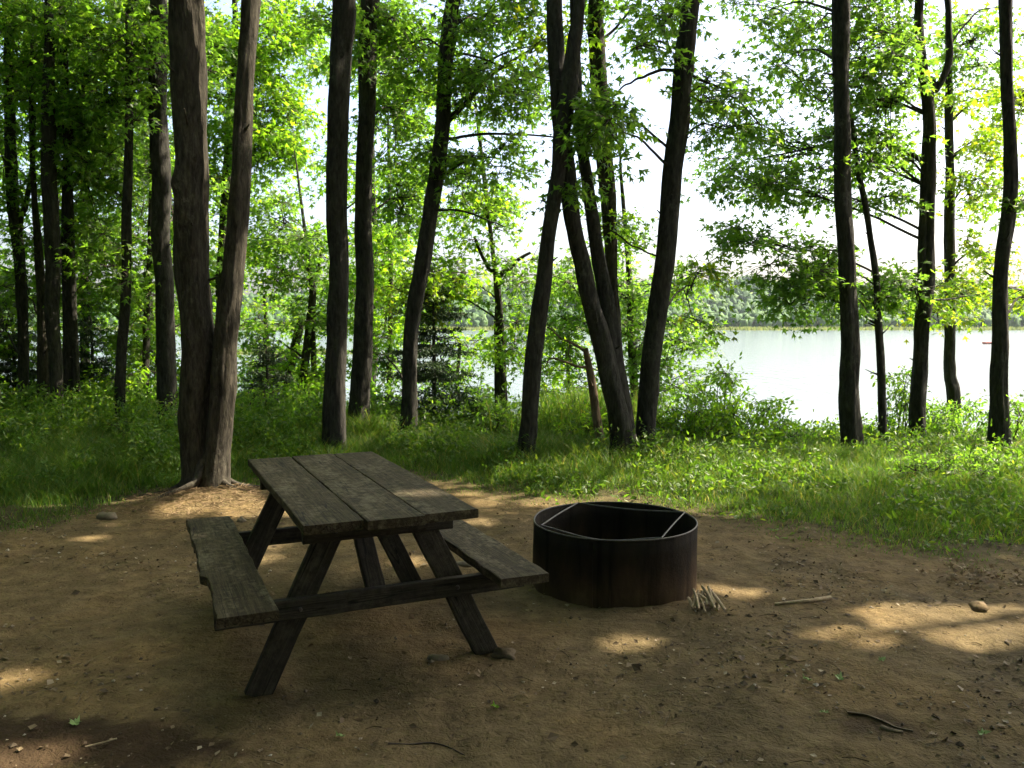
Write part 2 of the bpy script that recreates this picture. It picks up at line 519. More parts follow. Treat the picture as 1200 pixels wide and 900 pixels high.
# stretches of trunk that the sun reaches
for (a, b_, D, r) in [(283, 60, 7.7, .10), (290, 20, 7.7, .10), (280, 130, 7.7, .08), (404, 440, 9.8, .12), (402, 470, 9.8, .12), (400, 500, 9.8, .10), (272, 430, 7.7, .1), (268, 520, 7.7, .12), (268, 560, 7.7, .12), (222, 40, 7.6, .08),
                      (283, 320, 7.7, .1), (50, 400, 12, .15), (30, 410, 12.3, .1), (148, 440, 11.5, .12), (485, 510, 10.7, .16), (700, 470, 9.9, .12), (175, 420, 12.4, .1)]:
    HP = np.vstack([HP, [P(a, b_, D)]]); HR = np.append(HR, r * 1.2)
def punch(pos, k=1.0):
    keep = np.ones(len(pos), bool)
    for p, r in zip(HP, HR):
        w = pos - p
        t = w @ SUN
        dd = np.linalg.norm(w - t[:, None] * SUN, axis=1)
        keep &= ~((dd < r * k + .09) & (t > 1.0))
    return keep

def sprays(C, R, nsub, nleaf, size, flat=.42, R_=rng, outward=None):
    """leafy sprays: twigs fan out from each centre, leaves sit along them"""
    C = np.asarray(C); n = len(C)
    a = R_.uniform(0, 2 * np.pi, (n, nsub))
    rr = R * np.sqrt(R_.uniform(.12, 1, (n, nsub))) * R_.uniform(.75, 1.25, (n, 1))
    off = np.stack([rr * np.cos(a), rr * np.sin(a), R * flat * R_.normal(0, .75, (n, nsub)) - .12 * rr], -1)
    Sb = C[:, None] + off
    t = R_.uniform(.35, 1.12, (n, nsub, nleaf))
    pos = C[:, None, None] + t[..., None] * off[:, :, None] + R_.normal(0, 1, (n, nsub, nleaf, 3)) * np.array([.07, .07, .05]) * (R / .45)
    hd = off / (np.linalg.norm(off, axis=-1, keepdims=True) + 1e-6)
    d = hd[:, :, None] * .7 + R_.normal(0, .55, (n, nsub, nleaf, 3)); d[..., 2] -= .35
    sz = size * R_.uniform(.5, 1.25, (n, nsub, nleaf))
    segA = np.repeat(C[:, None], nsub, 1).reshape(-1, 3); segB = Sb.reshape(-1, 3)
    return pos.reshape(-1, 3), d.reshape(-1, 3), sz.ravel(), segA, segB

def twig_geo(A, B, r0=.006, r1=.002):
    """three-sided twigs from A to B with a small sag"""
    n = len(A)
    M_ = (A + B) / 2 + np.array([0, 0, .03])
    d = B - A; d /= np.linalg.norm(d, axis=1)[:, None] + 1e-9
    s = np.cross(d, [0, 0, 1.]); s /= np.linalg.norm(s, axis=1)[:, None] + 1e-9
    u = np.cross(s, d)
    ang = np.array([0, 2.094, 4.189])
    rows = []
    for Q, r in ((A, r0), (M_, (r0 + r1) / 2), (B, r1)):
        rows.append(Q[:, None] + r * (np.cos(ang)[None, :, None] * s[:, None] + np.sin(ang)[None, :, None] * u[:, None]))
    V = np.concatenate(rows, 1).reshape(-1, 3)
    f = []
    for k in range(2):
        for q in range(3):
            q2 = (q + 1) % 3
            f.append((k * 3 + q, k * 3 + q2, k * 3 + 3 + q2, k * 3 + 3 + q))
    Fc = (np.arange(n) * 9)[:, None, None] + np.array(f)[None]
    return V, Fc.reshape(-1, 4)

class Crown:
    def __init__(s): s.mb = MB(); s.tints = []; s.any = False
    def slot(s, tint):
        if tint not in s.tints: s.tints.append(tint)
        return s.tints.index(tint) + 1
    def leaves(s, pos, d, sz, shape, tint, tilt=.5, hole=True):
        if hole:
            k = punch(pos + d / (np.linalg.norm(d, axis=1)[:, None] + 1e-9) * sz[:, None] * .5); pos, d, sz = pos[k], d[k], sz[k]
        if len(pos) == 0: return
        V, F_ = leaf_geo(pos, d, sz, shape, tilt)
        s.mb.add(V, F_, s.slot(tint)); s.any = True
    def twigs(s, A, B, r0=.006, r1=.002, hole=False):
        if hole:
            k = np.all([punch(A + (B - A) * t, .9) for t in np.linspace(0, 1, 14)], axis=0); A, B = A[k], B[k]
        V, F_ = twig_geo(A, B, r0, r1); s.mb.add(V, F_, 0)
    def build(s, parent, name='crown'):
        return s.mb.obj(name, [TWIG] + [LEAF[t] for t in s.tints], parent, smooth=False)

def in_ellipse(n, cx, cy_, rx, ry, D, dd):
    out = []
    for _ in range(n):
        a = rng.uniform(0, 2 * np.pi); r = math.sqrt(rng.uniform(0, 1))
        out.append(P(cx + rx * r * math.cos(a), cy_ + ry * r * math.sin(a), D + rng.normal(0, dd)))
    return np.array(out)

def trunk_path(pts, D, up_h, D2=None):
    """pixel outline of a trunk -> 3D centre line and radii, carried on above the frame to height up_h"""
    Q = []; W = []
    n = len(pts)
    for k, (px, py, w) in enumerate(pts):
        d = D + (0 if D2 is None else (D2 - D) * k / (n - 1))
        Q.append(P(px, py, d)); W.append(w / 2 / FPX * d)
    g = gz(Q[0][0], Q[0][1])
    if Q[0][2] > g - .1:      # root it in the ground
        Q.insert(0, np.array([Q[0][0] - .1 * (Q[1][0] - Q[0][0]), Q[0][1], g - .15])); W.insert(0, W[0] * 1.12)
    Q = np.array(Q); W = np.array(W)
    if up_h:
        dirn = (Q[-1] - Q[-2]); dirn /= np.linalg.norm(dirn)
        steps = max(2, int((up_h - Q[-1][2]) / 1.6))
        q = Q[-1].copy(); w = W[-1]
        for k in range(steps):
            dirn = dirn * .75 + np.array([rng.normal(0, .05), rng.normal(0, .05), .25]); dirn /= np.linalg.norm(dirn)
            q = q + dirn * (up_h - Q[-1][2]) / steps
            w = W[-1] * (1 - .8 * (k + 1) / steps)
            Q = np.vstack([Q, q]); W = np.append(W, w)
            if k == 0: pass
    return Q, W

def add_trunk(parent, Q, W, mat, seed, rough=.16, name='trunk', flare=True, origin=None):
    k = 12 if W.max() > .05 else 7
    path = catmull(Q, k)
    t = np.linspace(0, len(Q) - 1, len(path))
    rad = np.interp(t, np.arange(len(Q)), W)
    L = np.concatenate([[0], np.cumsum(np.linalg.norm(np.diff(path, axis=0), axis=1))])
    if flare:
        rad = rad * (1 + .26 * np.exp(-(L / .25) ** 1.3))
    # uneven growth: slight kinks
    amp = np.minimum(rad * .30, .03)
    path = path + np.stack([amp * (vnoise(L * 1.3 + seed * 3, 2.2) - .5) * 2, amp * (vnoise(L * 1.3 + seed * 5, 7.2) - .5) * 2, 0 * L], -1)
    # finer rings near the eye
    M_ = int(min(260, max(24, L[-1] / (.055 if W.max() > .05 else .1))))
    s = np.linspace(0, L[-1], M_)
    path = np.stack([np.interp(s, L, path[:, c]) for c in range(3)], -1); rad = np.interp(s, L, rad)
    mb = MB()
    seg = 28 if W.max() > .07 else (18 if W.max() > .035 else 10)
    if origin is not None: path = path - origin
    add_tube(mb, path, rad, seg, rough, seed, 0, 6. if seg > 20 else 4.)
    kr = np.random.default_rng(int(seed * 31) + 1)
    for _ in range(kr.integers(3, 7)):       # dead stubs
        q = kr.integers(int(M_ * .12), int(M_ * .7)); a_ = kr.uniform(0, 2 * np.pi); l_ = rad[q] + kr.uniform(.03, .16)
        dd_ = np.array([math.cos(a_), math.sin(a_), kr.uniform(.1, .8)])
        add_tube(mb, np.array([path[q], path[q] + dd_ * l_ * .6, path[q] + dd_ * l_ + np.array([0, 0, .01])]), np.array([.4, .16, .08]) * min(rad[q], .07), 6, .1, 1)
    return mb.obj(name, mat, parent), path, rad

def limb(parent, pts, r0, r1, mat, seed, origin, name='limb'):
    path = catmull(np.asarray(pts) - origin, 6)
    n = len(path)
    L = np.linspace(0, 1, n)
    wob = .02
    path = path + np.stack([wob * (vnoise(L * 9 + seed, 1.7) - .5), wob * (vnoise(L * 9 + seed, 5.7) - .5), wob * 1.5 * (vnoise(L * 8 + seed, 9.1) - .5)], -1)
    mb = MB(); add_tube(mb, path, r0 + (r1 - r0) * L ** .8, 7, .12, seed)
    return mb.obj(name, mat, parent)

TREE_SEED = [0]
def tree(name, label, stems, D, ell=(), limbs=(), mat=BARK, up=13.0, upn=1600, upr=2.8, group=None, cat='tree', leaf=.102, Rs=.46, nsub=10, nleaf=12, rough=.16, dd=.5, tint='mid', autolimb=True, upz=None):
    TREE_SEED[0] += 1; sd = TREE_SEED[0]
    paths = []
    for k, st in enumerate(stems):
        paths.append(trunk_path(st['p'], st.get('D', D), st.get('up', up), st.get('D2')))
    base = paths[0][0][0].copy(); base[2] = gz(base[0], base[1])
    root = thing(name, label, cat, base, 0, group)
    for k, (Q, W) in enumerate(paths):
        add_trunk(root, Q, W, stems[k].get('mat', mat), sd * 1.7 + k * 11.3, rough, 'trunk', stems[k].get('flare', True), base)
    cr = Crown()
    allQ = catmull(paths[0][0], 10)
    tw = np.interp(np.linspace(0, len(paths[0][0]) - 1, len(allQ)), np.arange(len(paths[0][0])), paths[0][1])
    for li, l in enumerate(limbs):
        pts = [P(a, b_, D + dz) for a, b_, dz in l['p']]
        limb(root, pts, l.get('r', .03), l.get('r1', .008), mat, sd * 3.1 + li, base)
    for ei, e in enumerate(ell):
        cx, cy_, rx, ry, De, n = e[:6]
        tn = e[6] if len(e) > 6 else tint
        n = int(n * (1.08 if cx < 230 else 1.0) + .5)
        C = in_ellipse(n, cx, cy_, rx, ry, De, dd)
        C[:, 2] = np.maximum(C[:, 2], gz(C[:, 0], C[:, 1]) + .35)
        pos, d, sz, A, B_ = sprays(C, Rs, nsub, nleaf, leaf)
        cr.leaves(pos - 0, d, sz, (LEAF6, LEAF6F), tn)
        cr.twigs(A, B_)
        ec = C.mean(0)
        # limb from the trunk to this part of the crown, thin branches from it to each spray
        if autolimb:
            hd = np.linalg.norm(allQ[:, :2] - ec[:2], axis=1)
            kbest = np.argmin(np.abs(allQ[:, 2] - (ec[2] - .35 * hd)) + .2 * hd)
            s0 = allQ[kbest]
            if np.linalg.norm(s0 - ec) > .35:
                mid = s0 * .5 + ec * .5 + np.array([0, 0, .12])
                limb(root, [s0, mid, ec], min(.020, max(.009, tw[kbest] * .3)), .006, mat, sd * 5.3 + ei, base)
            near = s0 * .25 + ec * .75
            cr.twigs(np.repeat(near[None], len(C), 0) + rng.normal(0, .05, (len(C), 3)), C, .011, .005)
    if upn:
        top = paths[0][0][-1]
        zc = upz if upz else max(1.62 + .40 * (base[1] + upr * .9) + 3.0, 8.6)
        c0 = np.array([(top[0] + base[0]) / 2, (top[1] + base[1]) / 2, zc])
        ns = upn // 70
        v_ = rng.normal(0, 1, (ns, 3)); v_ /= np.linalg.norm(v_, axis=1)[:, None]
        v_ *= (rng.uniform(.15, 1, ns) ** (1 / 3))[:, None]
        C = c0 + v_ * np.array([upr, upr, 2.6])
        pos, d, sz, A, B_ = sprays(C, .75, 7, 10, .19)
        cr.leaves(pos, d, sz, (KITE, KITEF), tint)
        ax = np.stack([np.interp(C[:, 2] - .8, allQ[:, 2], allQ[:, c]) for c in range(3)], -1)
        cr.twigs(ax, C, .03, .008, True)
    for k in range(len(cr.mb.V)): cr.mb.V[k] = cr.mb.V[k] - base
    if cr.any: cr.build(root)
    return root

def stem(*p, **kw): return dict(p=list(p), **kw)

# ---- trees of the campsite edge
TWIN = tree('maple_tree', 'thick twin-stemmed tree rising from the sandy mound beside the picnic table',
     [stem((231, 582, 36), (230, 540, 35), (229, 480, 35), (229, 400, 38), (228, 300, 36), (226, 200, 36), (221, 100, 36), (217, 0, 38)),
      stem((250, 580, 31), (253, 540, 30), (257, 500, 30), (263, 450, 30), (268, 400, 28), (276, 300, 25), (282, 200, 22), (288, 100, 21), (294, 0, 20), D=7.72, up=12)],
     7.75, mat=BARKB, up=15, upn=2600, upr=3.2, rough=.20, tint='mid')
tb = np.array(TWIN.location)
for k, (an, ln) in enumerate([(-2.0, .4), (-.5, .4), (.3, .4), (-2.8, .4)]):
    hd = np.array([math.cos(an), math.sin(an)]); c0 = tb[:2] + np.array([.09, 0])
    pts = []
    for q, hgt in ((.06, .26), (.17, .09), (.30, .025), (.30 + ln * .5, .0), (.30 + ln, -.03)):
        xy = c0 + hd * q + np.array([-hd[1], hd[0]]) * .05 * math.sin(q * 9 + k)
        pts.append([xy[0], xy[1], float(gz(*xy)) + hgt])
    path = catmull(np.array(pts) - tb, 6)
    mb = MB(); add_tube(mb, path, np.interp(np.linspace(0, 1, len(path)), [0, .25, .5, 1], [.06, .045, .024, .010]), 9, .25, k + 3)
    mb.obj('root', BARKB, TWIN)
tree('maple_tree', 'tall straight dark tree just left behind the twin-stemmed tree',
     [stem((197, 512, 24), (194, 400, 21), (191, 300, 20), (189, 200, 22), (187, 100, 20), (184, 0, 18))], 11.5,
     ell=[(205, 90, 40, 80, 12.3, 14, 'mid'), (215, 250, 40, 60, 12.6, 10, 'mid'), (160, 30, 40, 40, 12.2, 8, 'deep')], upn=1600, rough=.12)
tree('young_tree', 'slender dark trunk leaning slightly beside the tall straight dark tree',
     [stem((140, 512, 12), (144, 400, 11), (148, 300, 11), (150, 200, 10), (152, 100, 9), (153, 0, 8))], 11.3,
     ell=[(150, 50, 55, 60, 11.6, 16, 'deep'), (135, 300, 45, 45, 11.8, 10, 'deep'), (125, 130, 45, 50, 11.8, 12, 'mid')], upn=1100, upr=2.2, tint='deep')
tree('young_tree', 'thinnest trunk between the slender trunk and the tall straight dark tree',
     [stem((171, 506, 8), (172, 400, 8), (176, 300, 7), (178, 200, 6), (180, 100, 5))], 12.6,
     ell=[(165, 350, 45, 55, 13, 16, 'deep'), (175, 210, 45, 60, 13, 15, 'mid'), (165, 430, 35, 35, 13, 8, 'bright')], up=6.8, upn=0, tint='deep')
tree('maple_tree', 'forked dark tree at the far edge of the shady trunk cluster',
     [stem((28, 485, 12), (26, 380, 11), (21, 290, 13), (15, 215, 13), (10, 120, 11), (8, 0, 9)),
      stem((22, 285, 8), (30, 240, 6), (38, 190, 5), (40, 130, 4), flare=False, up=0)], 12.6,
     ell=[(10, 60, 40, 80, 13, 20, 'deep'), (5, 190, 35, 50, 13, 8, 'deep'), (-10, 360, 40, 60, 14, 12, 'deep')], upn=1300, tint='deep')
tree('young_tree', 'sunlit thin trunk inside the shady trunk cluster',
     [stem((50, 488, 13), (49, 380, 11), (45, 300, 9), (39, 220, 6), (36, 140, 5))], 12.3, mat=BARKB,
     ell=[(45, 100, 45, 60, 12.6, 16, 'deep'), (30, 340, 40, 30, 13.5, 8, 'deep')], up=6.8, upn=0, tint='deep')
tree('maple_tree', 'thickest grey trunk of the shady trunk cluster',
     [stem((66, 508, 15), (64, 400, 14), (59, 250, 17), (58, 150, 14), (58, 50, 10), (58, 0, 9))], 11.7,
     ell=[(70, 40, 65, 55, 12.2, 22, 'deep'), (85, 150, 55, 55, 12.5, 20, 'mid'), (65, 250, 50, 45, 13, 12, 'deep')], upn=1400, tint='deep')
tree('maple_tree', 'grey trunk forking high beside the thickest trunk of the shady cluster',
     [stem((79, 503, 13), (80, 400, 12), (78, 250, 11), (80, 165, 11), (76, 90, 8), (72, 0, 7)),
      stem((80, 170, 8), (90, 130, 6), (101, 90, 5), (108, 40, 4), flare=False, up=0)], 12,
     ell=[(110, 100, 50, 60, 12.4, 18, 'mid'), (110, 220, 55, 60, 12.6, 22, 'mid'), (105, 330, 40, 40, 13, 12, 'deep')], upn=1300, tint='deep')

# ---- middle
tree('maple_tree', 'straight trunk with a sunlit scar directly behind the picnic table top',
     [stem((391, 538, 28), (392, 480, 26), (393, 400, 24), (394, 300, 23), (396, 200, 24), (399, 100, 23), (402, 0, 25))], 9.9,
     ell=[(405, 30, 25, 30, 10.8, 4, 'mid')], upn=2100, upr=3.0)
tree('maple_tree', 'straight trunk close beside the one with a sunlit scar',
     [stem((422, 516, 26), (424, 450, 22), (425, 400, 20), (427, 300, 19), (428, 200, 18), (431, 100, 20), (433, 0, 20))], 11.2,
     ell=[(465, 40, 38, 60, 11.8, 22, 'mid'), (470, 140, 35, 55, 12.2, 18, 'deep'), (475, 225, 32, 40, 12.5, 12, 'mid')], upn=1700)
tree('maple_tree', 'leaning trunk with long side branches behind the far end of the table',
     [stem((477, 524, 24), (480, 450, 17), (482, 400, 17), (487, 350, 18), (496, 300, 18), (504, 250, 17), (513, 200, 18), (518, 150, 17), (520, 100, 16), (525, 50, 17), (531, 0, 15))], 10.8,
     limbs=[dict(p=[(526, 140, 0), (545, 122, .05), (572, 90, .1), (600, 72, .1), (632, 52, .2)], r=.040, r1=.012),
            dict(p=[(527, 64, 0), (560, 66, .1), (590, 78, .1), (620, 88, .1), (648, 95, 0)], r=.020, r1=.006),
            dict(p=[(520, 164, 0), (550, 158, .2), (590, 157, .2), (645, 160, .3), (690, 166, .4)], r=.024, r1=.009),
            dict(p=[(506, 245, 0), (540, 247, -.2), (570, 257, -.2), (592, 267, -.2)], r=.018, r1=.006),
            dict(p=[(478, 470, 0), (470, 440, .2), (455, 420, .3), (445, 415, .4)], r=.015, r1=.006)],
     ell=[(575, 15, 50, 25, 10.8, 12, 'mid'), (560, 100, 40, 40, 11, 15, 'mid'), (600, 105, 35, 35, 11.2, 9, 'mid'), (545, 190, 45, 30, 11.2, 10, 'mid'),
          (648, 42, 22, 14, 10.6, 4, 'yellow'), (480, 60, 25, 50, 12, 8, 'deep'), (590, 185, 30, 22, 11.2, 4, 'mid')], upn=1700)
tree('young_tree', 'slim forked sapling standing against the lake beyond the leaning trunk',
     [stem((592, 528, 8), (590, 450, 8.5), (588, 400, 8), (583, 340, 8), (578, 300, 5), (570, 230, 5), (563, 170, 4)),
      stem((584, 342, 6), (574, 318, 5), (564, 298, 4), (556, 278, 3), flare=False, up=0),
      stem((584, 342, 6), (596, 318, 4.5), (608, 304, 4), (622, 296, 3), flare=False, up=0)], 12.6,
     ell=[(545, 255, 50, 35, 12.8, 10, 'bright'), (600, 240, 40, 35, 12.6, 6, 'mid'), (530, 320, 40, 30, 12.6, 9, 'bright'), (615, 330, 35, 35, 12.8, 7, 'mid'), (610, 400, 35, 30, 12.8, 6, 'bright'),
          (500, 345, 35, 25, 12, 8, 'yellow'), (560, 480, 30, 25, 12.6, 3, 'mid')], up=5.6, upn=0, tint='mid')
tree('maple_tree', 'dark leaning trunk whose top crosses the twin dark stems beyond the fire ring',
     [stem((614, 552, 21), (620, 500, 20), (624, 450, 20), (628, 400, 19), (633, 350, 19), (640, 300, 17), (648, 250, 18), (655, 200, 16), (659, 150, 19), (665, 100, 19), (671, 50, 16), (678, 0, 13))], 9.1,
     ell=[(660, 215, 18, 20, 9.3, 2, 'mid')], upn=1600, upr=2.6)
tree('maple_tree', 'twin dark stems fused at the foot beyond the fire ring',
     [stem((727, 548, 32), (724, 500, 27), (714, 450, 24), (704, 400, 22), (691, 350, 20), (682, 300, 19), (672, 250, 19), (667, 200, 18), (659, 150, 17), (655, 100, 17), (652, 50, 19), (650, 0, 18)),
      stem((735, 548, 26), (731, 500, 25), (724, 450, 22), (717, 400, 20), (709, 350, 18), (701, 300, 16), (691, 230, 14), (682, 170, 12), (676, 100, 10), (672, 0, 9), D=9.35, D2=9.8, up=9)], 9.25,
     ell=[(690, 165, 22, 18, 9.2, 3, 'mid')], upn=1600, upr=2.6)
tree('maple_tree', 'pale brown trunk standing behind the twin dark stems',
     [stem((730, 530, 16), (723, 420, 16), (716, 330, 14), (715, 300, 14), (711, 220, 18), (705, 130, 18), (701, 80, 18), (700, 0, 17))], 10.7, mat=BARKB,
     limbs=[dict(p=[(703, 48, 0), (725, 28, .1), (745, 8, .1), (760, -10, .1)], r=.022, r1=.008)],
     ell=[(725, 8, 25, 15, 10.8, 3, 'mid'), (715, 275, 40, 22, 11, 6, 'bright'), (670, 95, 18, 30, 10.8, 2, 'mid')], upn=1300, upr=2.4)
tree('dead_snag', 'short broken snag with bare crooked side branches beside the twin dark stems',
     [stem((709, 538, 11), (700, 490, 10), (692, 440, 9), (686, 408, 6), up=0)], 10, mat=BARKL,
     limbs=[dict(p=[(687, 412, 0), (672, 404, .1), (660, 397, .1), (641, 383, .2)], r=.024, r1=.008),
            dict(p=[(690, 432, 0), (672, 429, -.1), (650, 419, -.1), (636, 432, -.1)], r=.020, r1=.006),
            dict(p=[(668, 402, .1), (667, 415, .05), (671, 428, -.08)], r=.010, r1=.006)], upn=0, cat='dead tree')
tree('maple_tree', 'thick dark trunk leaning towards the open lake behind the fire ring',
     [stem((757, 545, 24), (758, 500, 22), (761, 450, 22), (766, 400, 22), (773, 350, 22), (779, 300, 22), (789, 200, 22), (796, 150, 22), (801, 100, 22), (807, 50, 21), (811, 0, 20))], 9.6,
     limbs=[dict(p=[(797, 84, 0), (770, 83, -.1), (750, 92, -.2), (733, 100, -.2), (715, 118, -.3)], r=.022, r1=.008),
            dict(p=[(808, 88, 0), (838, 100, .2), (868, 122, .4), (898, 154, .6)], r=.018, r1=.007),
            dict(p=[(774, 300, 0), (745, 290, -.2), (715, 270, -.3), (700, 262, -.3)], r=.012, r1=.005)],
     ell=[(722, 128, 42, 20, 9.2, 7, 'mid'), (700, 148, 22, 12, 9.1, 3, 'mid'), (760, 20, 35, 22, 10, 6, 'mid'), (752, 62, 28, 12, 10, 2, 'mid'), (845, 112, 28, 25, 10.2, 6, 'mid'), (838, 150, 25, 15, 10.3, 3, 'mid'), (818, 350, 10, 45, 11, 4, 'yellow')], upn=1100, upr=2.8)

# ---- right
tree('maple_tree', 'very straight black trunk standing alone before the open water',
     [stem((999, 536, 23), (998, 450, 21), (997, 400, 20), (991, 300, 18), (988, 200, 18), (986, 100, 18), (984, 0, 18))], 10,
     limbs=[dict(p=[(984, 100, 0), (960, 118, .2), (930, 85, .4), (905, 60, .6)], r=.010, r1=.004)],
     ell=[(890, 15, 45, 16, 11, 5, 'mid'), (930, 65, 35, 28, 11.2, 4, 'mid'), (960, 30, 20, 30, 11, 3, 'mid')], upn=1300, upr=2.6, nleaf=12)
tree('young_tree', 'thin crooked sapling leaning behind the very straight black trunk',
     [stem((1035, 528, 10), (1033, 450, 9), (1029, 380, 9), (1027, 330, 8), (1020, 280, 7), (1014, 240, 7), (1005, 200, 6), (999, 150, 5))], 10.6,
     ell=[(930, 300, 45, 25, 10.8, 7, 'mid'), (965, 340, 38, 28, 10.8, 9, 'mid'), (915, 335, 25, 25, 10.8, 4, 'mid')], up=5.2, upn=0)
tree('maple_tree', 'dark trunk that forks high and carries a long leafy limb over the water',
     [stem((1076, 522, 18), (1079, 450, 16), (1082, 380, 16), (1085, 340, 15), (1087, 300, 14), (1089, 200, 13), (1087, 130, 13), (1081, 80, 11), (1078, 40, 9), (1077, 0, 9)),
      stem((1088, 125, 9), (1094, 108, 9), (1104, 92, 8), (1112, 68, 8), (1111, 30, 7), (1110, 0, 7), flare=False)], 10.9,
     limbs=[dict(p=[(1084, 192, 0), (1070, 182, -.1), (1053, 173, -.2), (1020, 165, -.2), (985, 164, -.1), (950, 173, 0), (884, 188, .2)], r=.036, r1=.010),
            dict(p=[(1078, 74, 0), (1050, 64, -.2), (1020, 66, -.2), (990, 71, -.3)], r=.020, r1=.007),
            dict(p=[(975, 165, -.1), (955, 180, .1), (930, 182, .2), (915, 206, .3)], r=.014, r1=.005),
            dict(p=[(1108, 60, 0), (1130, 30, .1), (1150, 12, .1), (1180, 10, .2)], r=.016, r1=.006),
            dict(p=[(1093, 352, 0), (1115, 350, .2), (1145, 346, .3), (1168, 343, .4)], r=.018, r1=.006)],
     ell=[(905, 165, 50, 25, 11.1, 8, 'mid'), (865, 205, 38, 25, 11.1, 7, 'mid'), (925, 220, 55, 38, 11, 9, 'mid'), (885, 265, 45, 22, 11, 6, 'mid'), (960, 175, 22, 35, 11, 4, 'mid'),
          (1030, 40, 45, 45, 11, 20, 'mid'), (1025, 120, 42, 45, 11.1, 17, 'mid'), (1040, 190, 38, 30, 11, 9, 'mid'), (1020, 232, 30, 15, 11, 3, 'mid'), (1050, 342, 35, 20, 11, 9, 'mid'), (950, 110, 30, 25, 11.2, 3, 'mid')], upn=1300, upr=2.5)
tree('young_tree', 'slim trunk with yellowing leaves growing down the bank by the water',
     [stem((1115, 520, 16), (1117, 460, 15), (1114, 440, 13), (1113, 400, 12), (1113, 330, 11), (1112, 250, 11), (1112, 150, 9), (1112, 80, 7), (1111, 0, 6))], 13,
     limbs=[dict(p=[(1114, 142, 0), (1130, 128, .1), (1147, 117, .2), (1178, 107, .3)], r=.022, r1=.008),
            dict(p=[(1114, 184, 0), (1130, 172, .1), (1146, 164, .1), (1164, 160, .2)], r=.018, r1=.007),
            dict(p=[(1114, 256, 0), (1130, 257, .1), (1156, 258, .1)], r=.010, r1=.004)],
     ell=[(1125, 338, 40, 16, 12.8, 9, 'yellow'), (1165, 165, 28, 35, 12.6, 6, 'yellow'), (1145, 215, 30, 30, 12.6, 6, 'yellow'), (1150, 50, 45, 40, 12.8, 12, 'mid'), (1155, 285, 30, 25, 12.6, 4, 'yellow'), (1115, 110, 25, 30, 12.8, 5, 'yellow'), (1090, 365, 30, 10, 12.6, 3, 'yellow')], up=8, upn=1200, upr=2.0, tint='yellow')
tree('maple_tree', 'dark trunk beside the yellowing slim tree with low bushes round its foot',
     [stem((1170, 537, 25), (1168, 470, 19), (1171, 400, 17), (1175, 300, 15), (1180, 250, 15), (1184, 200, 14), (1182, 100, 13), (1179, 0, 14))], 9.9,
     ell=[(1200, 110, 18, 60, 10.4, 5, 'yellow'), (1200, 345, 22, 20, 10.6, 4, 'yellow'), (1195, 220, 15, 40, 10.6, 3, 'mid')], upn=1300, upr=2.5)

# ---- lit trees and saplings down the bank
tree('bank_tree', 'bright sunlit maple filling the gap behind the twin-stemmed tree',
     [stem((262, 470, 13), (260, 380, 12), (262, 260, 11), (268, 150, 9), (275, 50, 7))], 15.5,
     ell=[(265, 50, 55, 60, 15.5, 26, 'bright'), (330, 35, 50, 40, 15, 22, 'bright'), (300, 115, 50, 45, 15, 22, 'bright'), (345, 160, 30, 35, 15, 9, 'bright'), (310, 185, 45, 40, 15, 16, 'mid'), (250, 200, 40, 60, 15.5, 16, 'bright'),
          (300, 290, 22, 22, 15, 5, 'bright'), (240, 330, 35, 50, 16, 12, 'bright')], up=9, upn=1500, tint='bright', leaf=.12, Rs=.5)
tree('bank_tree', 'small forked maple on the bank between the twin-stemmed tree and the scarred trunk',
     [stem((352, 490, 9), (355, 440, 9), (362, 375, 9), (366, 340, 8), (362, 312, 5), (358, 280, 4)), stem((366, 342, 6), (373, 318, 4), (378, 290, 3), flare=False, up=0)], 14,
     ell=[(335, 255, 42, 28, 14, 12, 'mid'), (350, 305, 40, 30, 14, 13, 'mid'), (372, 360, 22, 30, 14, 7, 'mid'), (318, 318, 22, 18, 14, 3, 'bright'), (372, 440, 25, 35, 14, 9, 'bright'), (300, 395, 20, 20, 13.5, 3, 'mid')], up=5, upn=0)
tree('young_tree', 'pale leaning broken trunk among the shrubs on the bank',
     [stem((336, 465, 11), (343, 420, 10), (350, 385, 9), (353, 372, 7), up=0)], 15, mat=BARKB, upn=0, cat='dead tree')
tree('bank_tree', 'thin upright sapling with bright leaves between two straight trunks',
     [stem((455, 520, 6.5), (457, 400, 6), (458, 330, 5.5), (457, 260, 5))], 14.5,
     ell=[(455, 290, 32, 35, 14.5, 12, 'bright'), (455, 370, 30, 35, 14.5, 9, 'bright'), (450, 440, 28, 35, 14.5, 8, 'mid'), (410, 350, 12, 60, 15, 6, 'bright')], up=6, upn=0, leaf=.12, Rs=.5)
tree('bank_tree', 'leafy maple down the bank filling the view behind the twin dark stems',
     [stem((745, 520, 10), (742, 430, 10), (738, 350, 8), (735, 300, 6))], 14.5,
     ell=[(690, 330, 42, 30, 14.5, 14, 'mid'), (735, 330, 35, 35, 14.5, 14, 'mid'), (750, 395, 45, 35, 14.5, 16, 'mid'), (665, 365, 35, 30, 14.5, 10, 'mid'), (800, 410, 30, 35, 14, 8, 'deep'), (655, 430, 35, 25, 14.5, 6, 'bright'), (760, 455, 50, 25, 14, 10, 'deep'), (790, 330, 22, 30, 14.5, 5, 'mid')], up=5.4, upn=0)
tree('bank_tree', 'bright low sapling on the bank behind the sandy mound',
     [stem((318, 490, 6), (316, 430, 5.5), (312, 380, 4.5), (310, 345, 3.5))], 15.5,
     ell=[(300, 365, 30, 28, 15.5, 7, 'bright'), (328, 415, 35, 30, 15.5, 10, 'bright'), (295, 440, 30, 30, 15.5, 9, 'mid'), (345, 450, 25, 25, 15.5, 7, 'bright')], up=0, upn=0)
